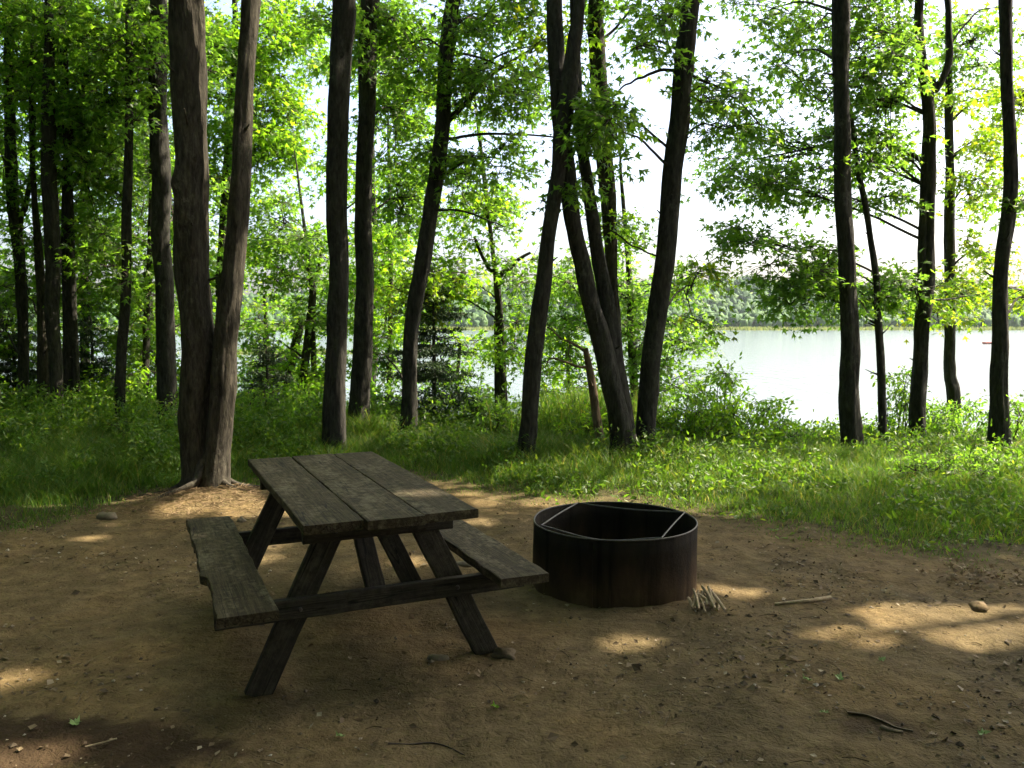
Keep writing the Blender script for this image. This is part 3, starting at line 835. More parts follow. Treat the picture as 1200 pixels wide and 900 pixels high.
tree('bank_tree', 'bright low sapling on the bank behind the small dark fir',
     [stem((535, 500, 5), (536, 440, 4.5), (540, 400, 4))], 15,
     ell=[(545, 400, 30, 25, 15, 5, 'bright'), (520, 440, 28, 25, 15, 5, 'mid'), (560, 455, 25, 25, 15, 4, 'bright')], up=0, upn=0)
tree('bank_tree', 'pale green sapling on the bank between the snag and the leaning dark trunk',
     [stem((668, 500, 5), (666, 440, 4.5), (662, 400, 4))], 15.5,
     ell=[(655, 400, 25, 20, 15.5, 5, 'bright'), (670, 450, 28, 28, 15.5, 8, 'bright'), (645, 470, 20, 22, 15.5, 5, 'yellow')], up=0, upn=0)
# further trees of the wood at the side
for k, (px, D, lab, el) in enumerate([
        (-40, 18, 'dim tree far back in the shady wood', [(-20, 100, 80, 110, 18, 22, 'deep'), (-30, 300, 60, 80, 18, 14, 'deep')]),
        (98, 19, 'second dim tree far back behind the shady trunk cluster', [(95, 60, 90, 80, 19, 26, 'mid'), (100, 200, 80, 80, 19, 24, 'deep'), (90, 320, 70, 50, 19, 10, 'deep')]),
        (185, 20, 'bright tree far back behind the thinnest trunk', [(190, 80, 70, 90, 20, 26, 'bright'), (190, 230, 60, 70, 20, 18, 'bright'), (195, 340, 45, 50, 20, 12, 'bright')]),
        (435, 19, 'sunny tree far back between the straight trunks', [(430, 60, 70, 70, 19, 18, 'bright'), (450, 190, 60, 70, 19, 16, 'bright'), (440, 310, 60, 50, 19, 12, 'bright')])]):
    tree('wood_tree', lab, [stem((px, 470, 11), (px + 3, 300, 9), (px - 2, 150, 8), (px, 0, 7))], D, ell=el, up=11, upn=1200, leaf=.15, Rs=.62, dd=.8, group=None)

# ---- trees standing round the site, beside and behind the camera: they shade the clearing
SHADE = [(7.2, 3.4), (10.0, 5.0), (8.8, .2), (12.2, 3.2), (5.6, -2.6), (10.6, -3.2), (11.6, 7.0), (7.4, 7.4), (-6.6, 2.4), (-4.2, -4.4), (.8, -6.5), (3.4, 1.0), (-8.5, 7.0)]
for k, (x, y) in enumerate(SHADE):
    H_ = 14 + (k * 37 % 5) * .6
    if (x, y) == (3.4, 1.0): x, y = 3.9, .2
    base = np.array([x, y, float(gz(x, y))])
    root = thing('maple_tree', 'tall shade tree standing around the clearing outside the view', 'tree', base, 0, 'shade trees round the clearing')
    Q = np.array([[0, 0, -.15], [.02, .03, 1.5], [.1 * math.sin(k), .1 * math.cos(k), 4], [.25 * math.sin(k), .25 * math.cos(k), 8], [.3 * math.sin(k), .4 * math.cos(k), H_]])
    add_trunk(root, Q, np.array([.17, .15, .13, .09, .02]), BARK, 200 + k)
    cr = Crown()
    ns = 270
    v_ = rng.normal(0, 1, (ns, 3)); v_ /= np.linalg.norm(v_, axis=1)[:, None]
    v_ *= (rng.uniform(.1, 1, ns) ** (1 / 3))[:, None]
    C = base + np.array([0, 0, H_ - 4.6]) + v_ * np.array([3.4, 3.4, 3.2])
    pos, d, sz, A, B_ = sprays(C, .85, 8, 10, .20)
    cr.leaves(pos, d, sz, (KITE, KITEF), 'mid')
    ax = np.stack([np.interp(C[:, 2] - 1., Q[:, 2], base[c] + Q[:, c]) if c < 2 else C[:, 2] - 1. for c in range(3)], -1)
    cr.twigs(ax, C, .03, .008, True)
    for q in range(len(cr.mb.V)): cr.mb.V[q] = cr.mb.V[q] - base
    cr.build(root)

# ---- the wood behind and beside the clearing
def wood_proto(seed):
    R_ = np.random.default_rng(seed)
    root = thing('maple_tree', 'leafy tree of the wood round the clearing outside the view', 'tree', (0, 0, 0), 0, 'wood round the clearing')
    H_ = 13.
    Q = np.array([[0, 0, -.2], [.05, .03, 2], [.1, -.1, 5], [.2, .1, 9], [.1, .2, H_]])
    add_trunk(root, Q, np.array([.16, .14, .12, .08, .02]), BARK, 300 + seed)
    cr = Crown(); ns = 110
    v_ = R_.normal(0, 1, (ns, 3)); v_ /= np.linalg.norm(v_, axis=1)[:, None]
    v_ *= (R_.uniform(.1, 1, ns) ** (1 / 3))[:, None]
    C = np.array([0, 0, 6.3]) + v_ * np.array([3.1, 3.1, 5.6])
    pos, d, sz, A, B_ = sprays(C, .85, 7, 9, .27, .5, R_)
    cr.leaves(pos, d, sz, (KITE, KITEF), 'mid', hole=False)
    ax = np.stack([0 * C[:, 0], 0 * C[:, 0], np.maximum(C[:, 2] - 1., .8)], -1)
    cr.twigs(ax, C, .03, .008)
    cr.build(root)
    return root
WP = [wood_proto(1), wood_proto(2)]
WPOS = [(-9.5, 3.5), (-9, -1.5), (-7, -6), (-3.5, -9), (.5, -10.5), (4.5, -9), (8, -6.5), (11.5, -6), (13.5, -1), (-12.5, 6.5), (-12.5, 0), (-11, -6), (-6.5, -11), (-1.5, -13.5), (3, -14), (8, -11.5), (-13.5, 11), (-10.9, 11.6), (-12.2, 14.2), (-14.2, 17.5), (-16.5, 13)]
for k, (x, y) in enumerate(WPOS):
    src = WP[k % 2]
    if k < 2: o = src
    else:
        o = src.copy(); COL.objects.link(o)
        for ch in src.children:
            c = ch.copy(); COL.objects.link(c); c.parent = o
    o.location = (x, y, float(gz(x, y))); o.rotation_euler = (0, 0, k * 1.9); f = .9 + .05 * (k % 4); o.scale = (f, f, f)

# ------------------------------------------------------------------ firs
def fir(name, label, px, D, ytop, half, seed, base_py=522):
    R_ = np.random.default_rng(seed)
    top = P(px, ytop, D); b0 = np.array([top[0], D, float(gz(top[0], D))])
    H_ = top[2] - b0[2]; half = half / FPX * D
    root = thing(name, label, 'fir tree', b0)
    mb = MB(); add_tube(mb, np.array([[0, 0, -.1], [.01, 0, H_ * .5], [0, .01, H_]]), np.array([.045, .028, .006]), 8, .1, seed)
    mb.obj('trunk', BARK, root)
    cr = Crown(); A = []; B_ = []; pos = []; dv = []
    z = .25
    while z < H_ * .97:
        z0_ = z
        f = 1 - z / H_
        L = half * (f ** .75) * 1.05 + .06
        for q in range(R_.integers(4, 7)):
            z = z0_ + R_.uniform(-.09, .09)
            a = R_.uniform(0, 2 * np.pi); l = L * R_.uniform(.5, 1.2)
            hd = np.array([math.cos(a), math.sin(a), 0]); sd = np.array([-hd[1], hd[0], 0])
            p0 = np.array([0, 0, z]); p1 = p0 + hd * l + np.array([0, 0, R_.uniform(-.28, .12) * l + .04])
            A.append(p0); B_.append(p1)
            ns = max(4, int(l / .055))
            for k in range(ns):
                t = (k + .6) / ns
                c = p0 + (p1 - p0) * t
                sl_ = .32 * l * (1 - .65 * t) + .04
                for sg in (-1, 1):
                    e = c + sd * sg * sl_ + hd * sl_ * .55 + np.array([0, 0, R_.normal(-.02, .02)])
                    nn = int(6 + sl_ / .016)
                    tt = R_.uniform(0, 1, nn)[:, None]
                    pos.append(c + (e - c) * tt)
                    w = (e - c) / np.linalg.norm(e - c)
                    dv.append(w * .6 + R_.normal(0, .5, (nn, 3)))
        z = z0_ + R_.uniform(.09, .15)
    pos = np.vstack(pos); dv = np.vstack(dv)
    T = np.array([(0, 0, 0), (.16, .5, .0), (0, 1, 0), (-.16, .5, 0)])
    cr.leaves(pos, dv, R_.uniform(.035, .065, len(pos)), (T, KITEF), 'fir', .8, hole=False)
    cr.twigs(np.array(A), np.array(B_), .008, .003)
    cr.build(root)
    return root
fir('fir_tree', 'small dark fir with flat layered branches against the lake', 507, 12.2, 312, 80, 5)
fir('fir_tree', 'dark young fir under the shady trunk cluster', 105, 13.6, 350, 52, 9)
fir('fir_tree', 'dark young fir at the far edge of the shady trunk cluster', 12, 14.2, 335, 60, 12)
fir('fir_tree', 'low dark fir between the twin-stemmed tree and the small forked maple', 312, 12.6, 405, 45, 21)

# ------------------------------------------------------------------ bushes
def bush(label, px, py, rx, ry, D, n, tint, leaf=.075, cat='bush', name='leafy_bush', Rs=.25, group=None):
    C = in_ellipse(n, px, py, rx, ry, D, .3)
    b0 = P(px, py, D); b0[2] = float(gz(b0[0], D))
    C[:, 2] = np.maximum(C[:, 2], gz(C[:, 0], C[:, 1]) + .12)
    root = thing(name, label, cat, b0, 0, group)
    cr = Crown()
    pos, d, sz, A, B_ = sprays(C, Rs, 7, 9, leaf, .7)
    cr.leaves(pos - b0, d, sz, (OVAL, OVALF), tint, .6, hole=False)
    cr.twigs(A - b0, B_ - b0, .004, .0015)
    cr.build(root, 'foliage')
    foot = np.stack([rng.normal(0, .08, n), rng.normal(0, .08, n), np.full(n, -.05)], -1)
    V, F_ = twig_geo(foot, C - b0, .010, .004)
    mb = MB(); mb.add(V, F_); mb.obj('stem', TWIG, root)
    return root
bush('bright bush at the foot of the trunk leaning towards the lake', 800, 500, 38, 38, 10.6, 38, 'bright')
bush('tall light green bush spreading before the open water', 870, 500, 48, 32, 11, 44, 'bright')
bush('low bush between the tall light green bush and the very straight black trunk', 945, 520, 35, 18, 11, 14, 'bright')
bush('loose bush between the thin crooked sapling and the forking trunk', 1055, 465, 22, 48, 11.6, 16, 'bright')
bush('round bush hiding the foot of the slim yellowing tree', 1118, 498, 42, 24, 11.6, 26, 'mid')
bush('bush beside the trunk with low bushes round its foot', 1190, 500, 25, 30, 10.6, 14, 'mid')
bush('sparse bush at the foot of the very straight black trunk', 1020, 510, 25, 24, 11, 10, 'bright')
bush('dark shrub behind the sandy mound', 312, 480, 30, 30, 11.6, 22, 'deep')
bush('light green shrub in front of the pale leaning broken trunk', 350, 470, 30, 28, 12.4, 16, 'bright')
bush('dim shrub between the slender trunk and the trunk cluster', 112, 470, 30, 35, 12.6, 22, 'deep')
bush('dim shrub at the edge of the shady wood', 15, 485, 40, 25, 11.8, 24, 'deep')
bush('tall dim shrub filling the shade behind the thickest trunk', 45, 430, 50, 60, 14.5, 44, 'deep', .10, Rs=.4)
bush('tall dim shrub filling the shade behind the slender trunk', 150, 440, 50, 60, 14.5, 44, 'deep', .10, Rs=.4)
bush('mid green shrub behind the foot of the twin-stemmed tree', 225, 470, 40, 40, 13.5, 26, 'mid', .09, Rs=.35)
bush('sunlit willow shrub on the bank below the dead snag', 665, 500, 28, 28, 11.8, 16, 'yellow', .085)
bush('leafy shrub beside the twin dark stems', 690, 515, 30, 30, 10.8, 22, 'bright', .08)
bush('loose shrub between the leaning dark trunk and the slim forked sapling', 570, 505, 30, 35, 11.4, 22, 'mid', .08)
bush('low sunny shrub in front of the tall light green bush', 905, 525, 45, 18, 10.2, 22, 'bright', .07)
bush('upright shrub with loose shoots before the open water', 845, 475, 28, 38, 11.6, 22, 'bright', .08)
bush('weedy shrub behind the straight trunk with a sunlit scar', 350, 505, 35, 22, 11.2, 20, 'mid', .075)
bush('fern-like dim shrub in front of the trunk cluster', 60, 505, 45, 18, 11.0, 24, 'mid', .07)
bush('fern-like dim shrub in front of the tall straight dark tree', 165, 508, 40, 16, 10.8, 22, 'mid', .07)
bush('shrub below the small fir', 545, 510, 35, 20, 11.8, 12, 'mid')
bush('shrub between the two straight trunks', 445, 495, 28, 25, 12.4, 14, 'mid')
bush('low dense weedy bush on the grass before the forking trunk', 1110, 572, 60, 18, 8.6, 44, 'mid', .05, Rs=.16)

# ------------------------------------------------------------------ grass and weeds
def scatter(n, x0, x1, y0, y1, f):
    x = rng.uniform(x0, x1, n); y = rng.uniform(y0, y1, n)
    k = rng.uniform(0, 1, n) < f(x, y)
    return x[k], y[k]
def blades(name, x, y, h, w, mat, lean=.35):
    n = len(x); z = gz(x, y) - .01
    a = rng.uniform(0, 2 * np.pi, n); s = np.stack([np.cos(a), np.sin(a), 0 * a], -1)
    b_ = rng.uniform(0, 2 * np.pi, n); ln = np.stack([np.cos(b_), np.sin(b_), 0 * b_], -1) * (h * lean * rng.uniform(.3, 1.8, n))[:, None]
    p = np.stack([x, y, z], -1)
    up = np.array([0, 0, 1.])
    m_ = p + ln * .35 + up * (h * .6)[:, None]; t = p + ln * 1.1 + up * h[:, None]
    V = np.stack([p - s * w[:, None], p + s * w[:, None], m_ - s * (w * .7)[:, None], m_ + s * (w * .7)[:, None], t], 1).reshape(-1, 3)
    Fq = (np.arange(n) * 5)[:, None] + np.array([0, 1, 3, 2]); Ft = (np.arange(n) * 5)[:, None] + np.array([2, 3, 4])
    mb = MB(); mb.add(V, Fq); mb.add(V[:0], np.zeros((0, 3), int)) if False else None
    mb.F.append(Ft); mb.M.append(np.zeros(n, int))
    return mb.obj(name, mat, smooth=False)
def dens_f(x, y):
    d = turf_d(x, y)
    m_ = np.hypot((x - MX) / .75, (y - MY) / .6)
    return S01(d / 1.7) * (.18 + .82 * S01((fbm(x * 2.1, y * 2.1, 3) - .36) / .22 + .8 * S01((d - 1) / 1.5))) * S01((m_ - .75) / .5)
x, y = scatter(420000, -8.5, 8.5, 4.6, 12.8, dens_f)
d_ = turf_d(x, y)
tall = S01((d_ - 1.0 - .9 * S01((x - .6) / 1.5)) / 2.0) * (.35 + .9 * fbm(x * .9 + 7, y * .9, 3))
tall = tall * (1 - .65 * S01((x - 1) / 2.0))
h = (.018 + .035 * S01((d_ - .3) / 1.2) + .05 * S01((d_ - .6) / 1.5) * fbm(x * 2.3, y * 2.3 + 50, 3) + .27 * tall * (.4 + 1.1 * fbm(x * 1.6 + 90, y * 1.6, 3))) * rng.uniform(.4, 1.5, len(x))
g1 = blades('grass', x, y, h, rng.uniform(.0022, .0045, len(x)) * (1 + .5 * S01((y - 8) / 3)), LEAF['grass'], .6)
tag(g1, 'green grass growing between the dirt clearing and the bank', 'grass', kind='stuff')
# tall bright growth on the edge of the bank
x = rng.normal(1.05, .55, 5000); y = rng.normal(12.2, .6, 5000)
g2 = blades('tall_grass', x, y, rng.uniform(.35, .95, len(x)), rng.uniform(.004, .007, len(x)), LEAF['grass'], .28)
tag(g2, 'tall pale grass on the edge of the bank under the dead snag', 'grass', kind='stuff')
# broad-leaved weeds in the grass
def weed_f(x, y):
    return S01((turf_d(x, y) - .5) / 1.6) * S01((fbm(x * 1.1 + 40, y * 1.1 + 9, 3) - .38) / .2)
x, y = scatter(12000, -8.5, 8.5, 5.5, 13, weed_f)
hh = (.03 + .42 * S01((turf_d(x, y) - 1.1 - .7 * S01((x - .6) / 1.5)) / 2.3)) * rng.uniform(.4, 1.3, len(x)) * (1 - .68 * S01((x - .8) / 1.6))
C = np.stack([x, y, gz(x, y) + hh], -1)
pos, d, sz, A, B_ = sprays(C, .12, 5, 4, .062, 1.2)
V, F_ = leaf_geo(pos, d, sz, (OVAL, OVALF), .5)
mb = MB(); mb.add(V, F_, 0)
V, F_ = twig_geo(C - np.stack([0 * hh, 0 * hh, hh + .02], -1), C, .003, .0015); mb.add(V, F_, 0)
tag(mb.obj('weeds', LEAF['weed'], smooth=False), 'broad-leaved weeds mixed into the grass', 'weeds', kind='stuff')
# low cover on the bank slope
x, y = scatter(6000, -11, 11, 11.2, 21, lambda x, y: np.full(len(x), 1.))
C = np.stack([x, y, gz(x, y) + rng.uniform(.05, .6, len(x)) * (1 - .75 * S01((x - 1) / 1.5))], -1)
pos, d, sz, A, B_ = sprays(C, .22, 5, 4, .085, .8)
V, F_ = leaf_geo(pos, d, sz, (OVAL, OVALF), .6)
mb = MB(); mb.add(V, F_)
tag(mb.obj('bank_undergrowth', LEAF['mid'], smooth=False), 'low leafy cover on the slope down to the lake', 'undergrowth', kind='stuff')

# ------------------------------------------------------------------ picnic table
TX, TY, TYAW = -0.865, 4.308, 0.426
table = thing('picnic_table', 'weathered grey wooden picnic table with two attached plank benches on the dirt', 'picnic table', (TX, TY, float(gz(TX, TY)) + .0), TYAW)
def plank(name, a, b_, w, t, up=(0, 0, 1), mat=WOOD, seed=0, edge=None, wear=.0016, roundy=.005, parent=table):
    """board from a to b (table coordinates), w wide across, t thick along `up`; local X runs along the grain"""
    a = Vector(a); b_ = Vector(b_)
    X_ = (b_ - a); L = X_.length; X_.normalize()
    U_ = Vector(up); U_ = (U_ - X_ * U_.dot(X_)).normalized(); Y_ = U_.cross(X_)
    K = max(8, int(L / .045))
    xs_ = np.linspace(-L / 2, L / 2, K)
    r = roundy
    prof = []
    for (cx_, cz_, a0) in ((w / 2 - r, t / 2 - r, 0), (-w / 2 + r, t / 2 - r, 90), (-w / 2 + r, -t / 2 + r, 180), (w / 2 - r, -t / 2 + r, 270)):
        for q in (0, 45, 90):
            an = math.radians(a0 + q); prof.append((cx_ + r * math.cos(an), cz_ + r * math.sin(an)))
    # extra points across the top so the face can cup
    prof = np.array(prof); S_ = len(prof)
    V = np.zeros((K, S_, 3))
    V[..., 0] = xs_[:, None]; V[..., 1] = prof[None, :, 0]; V[..., 2] = prof[None, :, 1]
    V[..., 1] += wear * 2 * (vnoise(xs_[:, None] * 9 + seed * 5, prof[None, :, 0] * 3 + 11) - .5) * 2
    V[..., 2] += wear * (vnoise(xs_[:, None] * 14 + seed * 9, prof[None, :, 0] * 30 + 3) - .5) * 2
    if edge is not None:
        o_ = edge(xs_)                       # bites out of the outer edge
        wgt = np.clip(-prof[:, 0] / (w / 2), 0, 1) ** 2
        V[..., 1] += o_[:, None] * wgt[None]
    for e, sgn in ((0, -1), (K - 1, 1)):      # ragged ends
        V[e, :, 0] += sgn * wear * 2.5 * (vnoise(prof[:, 0] * 60 + seed, prof[:, 1] * 60 + e) - .5)
    mb = MB()
    i = np.arange(K - 1)[:, None] * S_; j = np.arange(S_)[None]; j2 = (j + 1) % S_
    mb.add(V.reshape(-1, 3), np.stack([i + j, i + S_ + j, i + S_ + j2, i + j2], -1).reshape(-1, 4))
    mb.F.append(np.arange(S_)[None]); mb.M.append(np.zeros(1, int))
    mb.F.append((np.arange(S_)[::-1] + (K - 1) * S_)[None]); mb.M.append(np.zeros(1, int))
    o = mb.obj(name, mat, parent, smooth=False)
    Mx = Matrix((X_, Y_, U_)).transposed().to_4x4(); Mx.translation = (a + b_) / 2
    o.matrix_basis = Mx
    return o
ZT = .782; L2 = .9
pw = .250
for k in range(3):
    u = (-1. + k) * (pw + .006)
    j = (.012, -.014, .004)[k]
    plank('top_plank', (u, -L2 + j, ZT - .02), (u, L2 + j * .5, ZT - .02 + (.003 if k == 1 else 0)), pw, .040, seed=k + 1)
def bite(xx):
    return .020 * S01((-xx - .28) / .05) * (1 - S01((-xx - .55) / .25)) + .018 * (vnoise(xx * 7 + 3, 1.5) - .4) * S01((.5 - xx) / .5) + .008 * (vnoise(xx * 26, 4.) - .5)
plank('bench_plank', (-.612, L2, .430), (-.612, -L2, .430), .245, .042, seed=11, edge=lambda x_: -bite(-x_) * -1 if False else bite(-x_), wear=.003)
plank('bench_plank', (.612, -L2, .430), (.612, L2, .430), .245, .042, seed=12, wear=.003)
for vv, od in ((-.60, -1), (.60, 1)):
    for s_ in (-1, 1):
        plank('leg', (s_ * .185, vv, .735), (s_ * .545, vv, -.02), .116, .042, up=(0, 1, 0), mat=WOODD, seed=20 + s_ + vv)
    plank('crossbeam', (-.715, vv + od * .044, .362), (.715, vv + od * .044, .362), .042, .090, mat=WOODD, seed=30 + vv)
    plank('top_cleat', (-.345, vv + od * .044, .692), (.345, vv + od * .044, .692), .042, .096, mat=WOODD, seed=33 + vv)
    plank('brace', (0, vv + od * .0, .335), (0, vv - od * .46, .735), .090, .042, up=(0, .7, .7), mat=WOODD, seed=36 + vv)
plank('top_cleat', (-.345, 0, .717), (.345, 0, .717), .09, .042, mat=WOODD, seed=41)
IRON = plain('iron_bolt', (.015, .013, .011), (.035, .026, .02), 60, .6, .001, .5)
for vv, od in ((-.60, -1), (.60, 1)):
    for (u, z_) in ((-.365, .362), (.365, .362), (-.205, .69), (.205, .69)):
        mb = MB(); y0 = vv + od * .066
        add_tube(mb, np.array([[u, y0, z_], [u, y0 + od * .006, z_], [u, y0 + od * .009, z_]]), np.array([.011, .011, .006]), 8)
        mb.obj('bolt', IRON, table)

# ------------------------------------------------------------------ fire ring
RX, RY, RR, RH = .630, 5.08, .500, .368
rz0 = float(gz(RX, RY))
ring = thing('fire_ring', 'round rusty steel fire ring standing on the dirt beyond the picnic table', 'fire ring', (RX, RY, rz0))
seg = 96; mb = MB()
a = np.linspace(0, 2 * np.pi, seg, endpoint=False)
def dent(a_, z_): return .006 * (vnoise(np.cos(a_) * 2 + 5, np.sin(a_) * 2 + z_ * 2 + 5) - .5) * 2
rows = []
for (rr, zz) in [(RR, -.05), (RR, .06), (RR, .13), (RR, .2), (RR, .27), (RR, RH), (RR - .007, RH), (RR - .007, .27), (RR - .007, .13), (RR - .007, -.05)]:
    r_ = rr + dent(a, zz)
    rows.append(np.stack([r_ * np.cos(a), r_ * np.sin(a), np.full(seg, zz)], -1))
V = np.concatenate(rows); K = len(rows)
i = np.arange(K - 1)[:, None] * seg; j = np.arange(seg)[None]; j2 = (j + 1) % seg
mb.add(V, np.stack([i + j, i + j2, i + seg + j2, i + seg + j], -1).reshape(-1, 4))
mb.obj('wall', STEEL, ring)
cl = np.vstack([np.stack([(RR - .003 + dent(a, RH)) * np.cos(a), (RR - .003 + dent(a, RH)) * np.sin(a), np.full(seg, RH + .004)], -1)])
cl = np.vstack([cl, cl[:1]])
mb = MB(); V, F = tube(cl, np.full(len(cl), .0045), 8); mb.add(V, F); mb.obj('rim', ROD, ring)
mb = MB()      # welded overlap seam
for (a0, hw) in ((-1.95, .022),):
    aa = np.linspace(a0 - hw, a0 + hw, 4); rr = RR + .009
    V = np.concatenate([np.stack([rr * np.cos(aa), rr * np.sin(aa), np.full(4, zz)], -1) for zz in (-.04, RH - .006)] + [np.stack([(RR - .002) * np.cos(aa), (RR - .002) * np.sin(aa), np.full(4, zz)], -1) for zz in (-.04, RH - .006)])
    f = [(k, k + 1, 5 + k, 4 + k) for k in range(3)] + [(4, 5, 13, 12), (5, 6, 14, 13), (6, 7, 15, 14), (0, 4, 12, 8), (7, 3, 11, 15)]
    mb.add(V, f)
mb.obj('seam', STEEL, ring, smooth=False)
corners = [(-.19, .435), (.475, .19), (.22, -.41), (-.455, -.155)]
for k in range(4):
    (x0, y0), (x1, y1) = corners[k], corners[(k + 1) % 4]
    dz = (RH - .004, RH - .03)
    z0 = (RH + .012, RH + .006, RH - .002, RH + .006)[k]; z1 = (RH + .006, RH - .002, RH + .006, RH + .012)[k]
    sag = (-.012, .004, -.05, .006)[k]
    mb = MB()
    pp = catmull([(x0, y0, z0), ((x0 + x1) / 2, (y0 + y1) / 2, (z0 + z1) / 2 + sag), (x1, y1, z1)], 8)
    add_tube(mb, pp, np.full(len(pp), .0048), 7); mb.obj('frame_rod', ROD, ring)
rr = np.linspace(0, RR - .012, 9); aa = np.linspace(0, 2 * np.pi, 40, endpoint=False)
V = np.array([[r_ * math.cos(t), r_ * math.sin(t), .035 + .03 * float(fbm(r_ * math.cos(t) * 9 + 5, r_ * math.sin(t) * 9 + 5, 3))] for r_ in rr for t in aa])
i = np.arange(8)[:, None] * 40; j = np.arange(40)[None]; j2 = (j + 1) % 40
mb = MB(); mb.add(V, np.stack([i + j, i + j2, i + 40 + j2, i + 40 + j], -1).reshape(-1, 4)); mb.obj('ash_bed', ASH, ring)

# ------------------------------------------------------------------ stones, sticks, litter
def stone(label, px, py, sx, sy, sz, mat, seed, sink=.95):
    R_ = np.random.default_rng(seed)
    p = G(px, py)
    n1, n2 = 12, 9
    V = []
    for ii in range(n2 + 1):
        th = math.pi * ii / n2
        for jj in range(n1):
            ph = 2 * math.pi * jj / n1
            v = np.array([math.sin(th) * math.cos(ph), math.sin(th) * math.sin(ph), math.cos(th)])
            k = 1 + .5 * (float(vnoise(v[0] * 1.6 + seed * 3.1 + 9, v[1] * 1.6 + v[2] * 1.3 + 9)) - .5) * 2 + .25 * (float(vnoise(v[0] * 4 + seed * 5.1 + 9, v[1] * 4 + v[2] * 3.3 + 9)) - .5)
            V.append(v * k * np.array([sx, sy, sz]))
    i = np.arange(n2)[:, None] * n1; j = np.arange(n1)[None]; j2 = (j + 1) % n1
    mb = MB(); mb.add(np.array(V), np.stack([i + j, i + n1 + j, i + n1 + j2, i + j2], -1).reshape(-1, 4))
    o = mb.obj('stone', mat, None)
    o.location = (p[0], p[1], p[2] + sz * (1 - sink)); o.rotation_euler = (0, 0, R_.uniform(0, 6))
    return tag(o, label, 'stone')
stone('grey stone at the grass edge before the shady trunk cluster', 126, 607, .085, .06, .05, STONE, 1)
stone('sandy stone at the edge of the large sun patch', 1146, 714, .065, .05, .04, STONEO, 2)
stone('rounded stone between the front legs of the picnic table', 516, 773, .045, .035, .03, STONE, 3)
stone('flat clod of earth against the foot of the right front table leg', 590, 769, .075, .05, .035, plain('clod', (.08, .06, .038), (.15, .115, .07), 20), 4)
stone('small pale stone under the far end of the picnic table', 283, 611, .05, .04, .03, STONE, 5)
stone('pale stone seen beneath the right bench', 547, 662, .06, .04, .03, STONE, 6)

def stick(name, label, pxs, r0, r1, mat, cat='stick', group=None, lift=.0, rough=.15, seed=0):
    pts = np.array([G(a, b_) for a, b_ in pxs]); pts[:, 2] = gz(pts[:, 0], pts[:, 1]) + max(r0, r1) * .6 + lift
    b0 = pts.mean(0)
    path = catmull(pts - b0, 6); n = len(path)
    mb = MB(); add_tube(mb, path, np.linspace(r0, r1, n), 8, rough, seed)
    o = mb.obj(name, mat); o.location = b0
    return tag(o, label, cat, group)
stick('stick', 'pale bare stick lying on the dirt beyond the kindling', [(908, 709), (930, 707), (950, 705), (973, 702)], .006, .013, STICK, seed=3)
stick('root_piece', 'grey weathered root half buried in the dirt before the sun patch', [(993, 836), (1015, 839), (1035, 846), (1050, 853), (1070, 857)], .020, .008, ROOT, 'root', lift=-.012, rough=.8, seed=5)
stick('root_piece', 'short split piece beside the weathered root', [(1032, 853), (1045, 857), (1058, 859)], .009, .006, ROOT, 'root', lift=-.004, rough=.8, seed=8)
stick('twig', 'thin dark twig on the bare dirt in front of the picnic table', [(455, 872), (480, 873), (505, 871), (525, 876), (545, 886)], .004, .002, TWIG, 'twig', seed=6)
stick('twig', 'thin pale twig on the dirt beside the left bench', [(300, 708), (340, 702), (380, 700)], .004, .003, STICK, 'twig', seed=7) if False else None
stick('twig', 'thin straw-coloured twig lying in the damp dark patch', [(100, 876), (120, 871), (137, 866)], .004, .003, STICK, 'twig', seed=7)
# kindling against the ring
kb = G(834, 716)
R_ = np.random.default_rng(15)
for k in range(15):
    lay = k // 8; q = k % 8
    x0_ = -.085 + .017 * q + lay * .012
    top = kb + np.array([x0_ + R_.normal(0, .026), .12 + R_.uniform(-.08, .08), .040 + R_.uniform(0, .035) + .02 * lay])
    bot = kb + np.array([x0_ + .012 * (q - 3.5) * .3 + R_.normal(0, .024), -.02 + R_.uniform(-.06, .06), .012 + .018 * lay])
    c = (top + bot) / 2
    mb = MB(); add_tube(mb, np.array([top - c, (top * .5 + bot * .5) - c + R_.normal(0, .006, 3), bot - c]), np.array([.007, .0085, .008]) * R_.uniform(.7, 1.2), 6, .2, k)
    o = mb.obj('kindling_stick', STICK); o.location = c
    tag(o, 'short split kindling stick piled against the fire ring', 'kindling', 'kindling against the fire ring')

MAPLE = [(0, 0), (.16, .12), (.45, .05), (.36, .25), (.62, .48), (.34, .50), (.30, .66), (.14, .62), (0, 1.0), (-.14, .62), (-.30, .66), (-.34, .50), (-.62, .48), (-.36, .25), (-.45, .05), (-.16, .12)]
def fallen(label, px, py, s, tint, rz, group=None):
    mb = MB()
    q = np.array([(a_ * .8, b_ - .4, .55 * a_ * a_ + .25 * b_ * b_ + .1 * math.sin(9 * a_ + 5 * b_)) for a_, b_ in MAPLE] + [(0, 0, .0)]) * s
    n = len(MAPLE)
    mb.add(q, [(k, (k + 1) % n, n) for k in range(n)])
    o = mb.obj('fallen_leaf', LEAF[tint], smooth=False)
    p = G(px, py); o.location = (p[0], p[1], p[2] + .012); o.rotation_euler = (.15, -.1, rz)
    return tag(o, label, 'leaf', group)
fallen('yellow leaf fallen before the right front table leg', 563, 793, .055, 'dryleaf', .3)
fallen('curled green leaf above the weathered root, nearest the pale stick', 983, 797, .055, 'greenfall', .8)
fallen('small green leaf beside the curled green leaf', 945, 799, .048, 'greenfall', 2.1)
fallen('green leaf lying just off the upper end of the weathered root', 966, 838, .042, 'greenfall', 3.6)
fallen('green leaf on the dirt past the lower end of the weathered root', 1152, 863, .05, 'greenfall', 4.4)
fallen('pale green leaf between the sun patch and the weathered root', 1034, 776, .042, 'greenfall', 5.2)
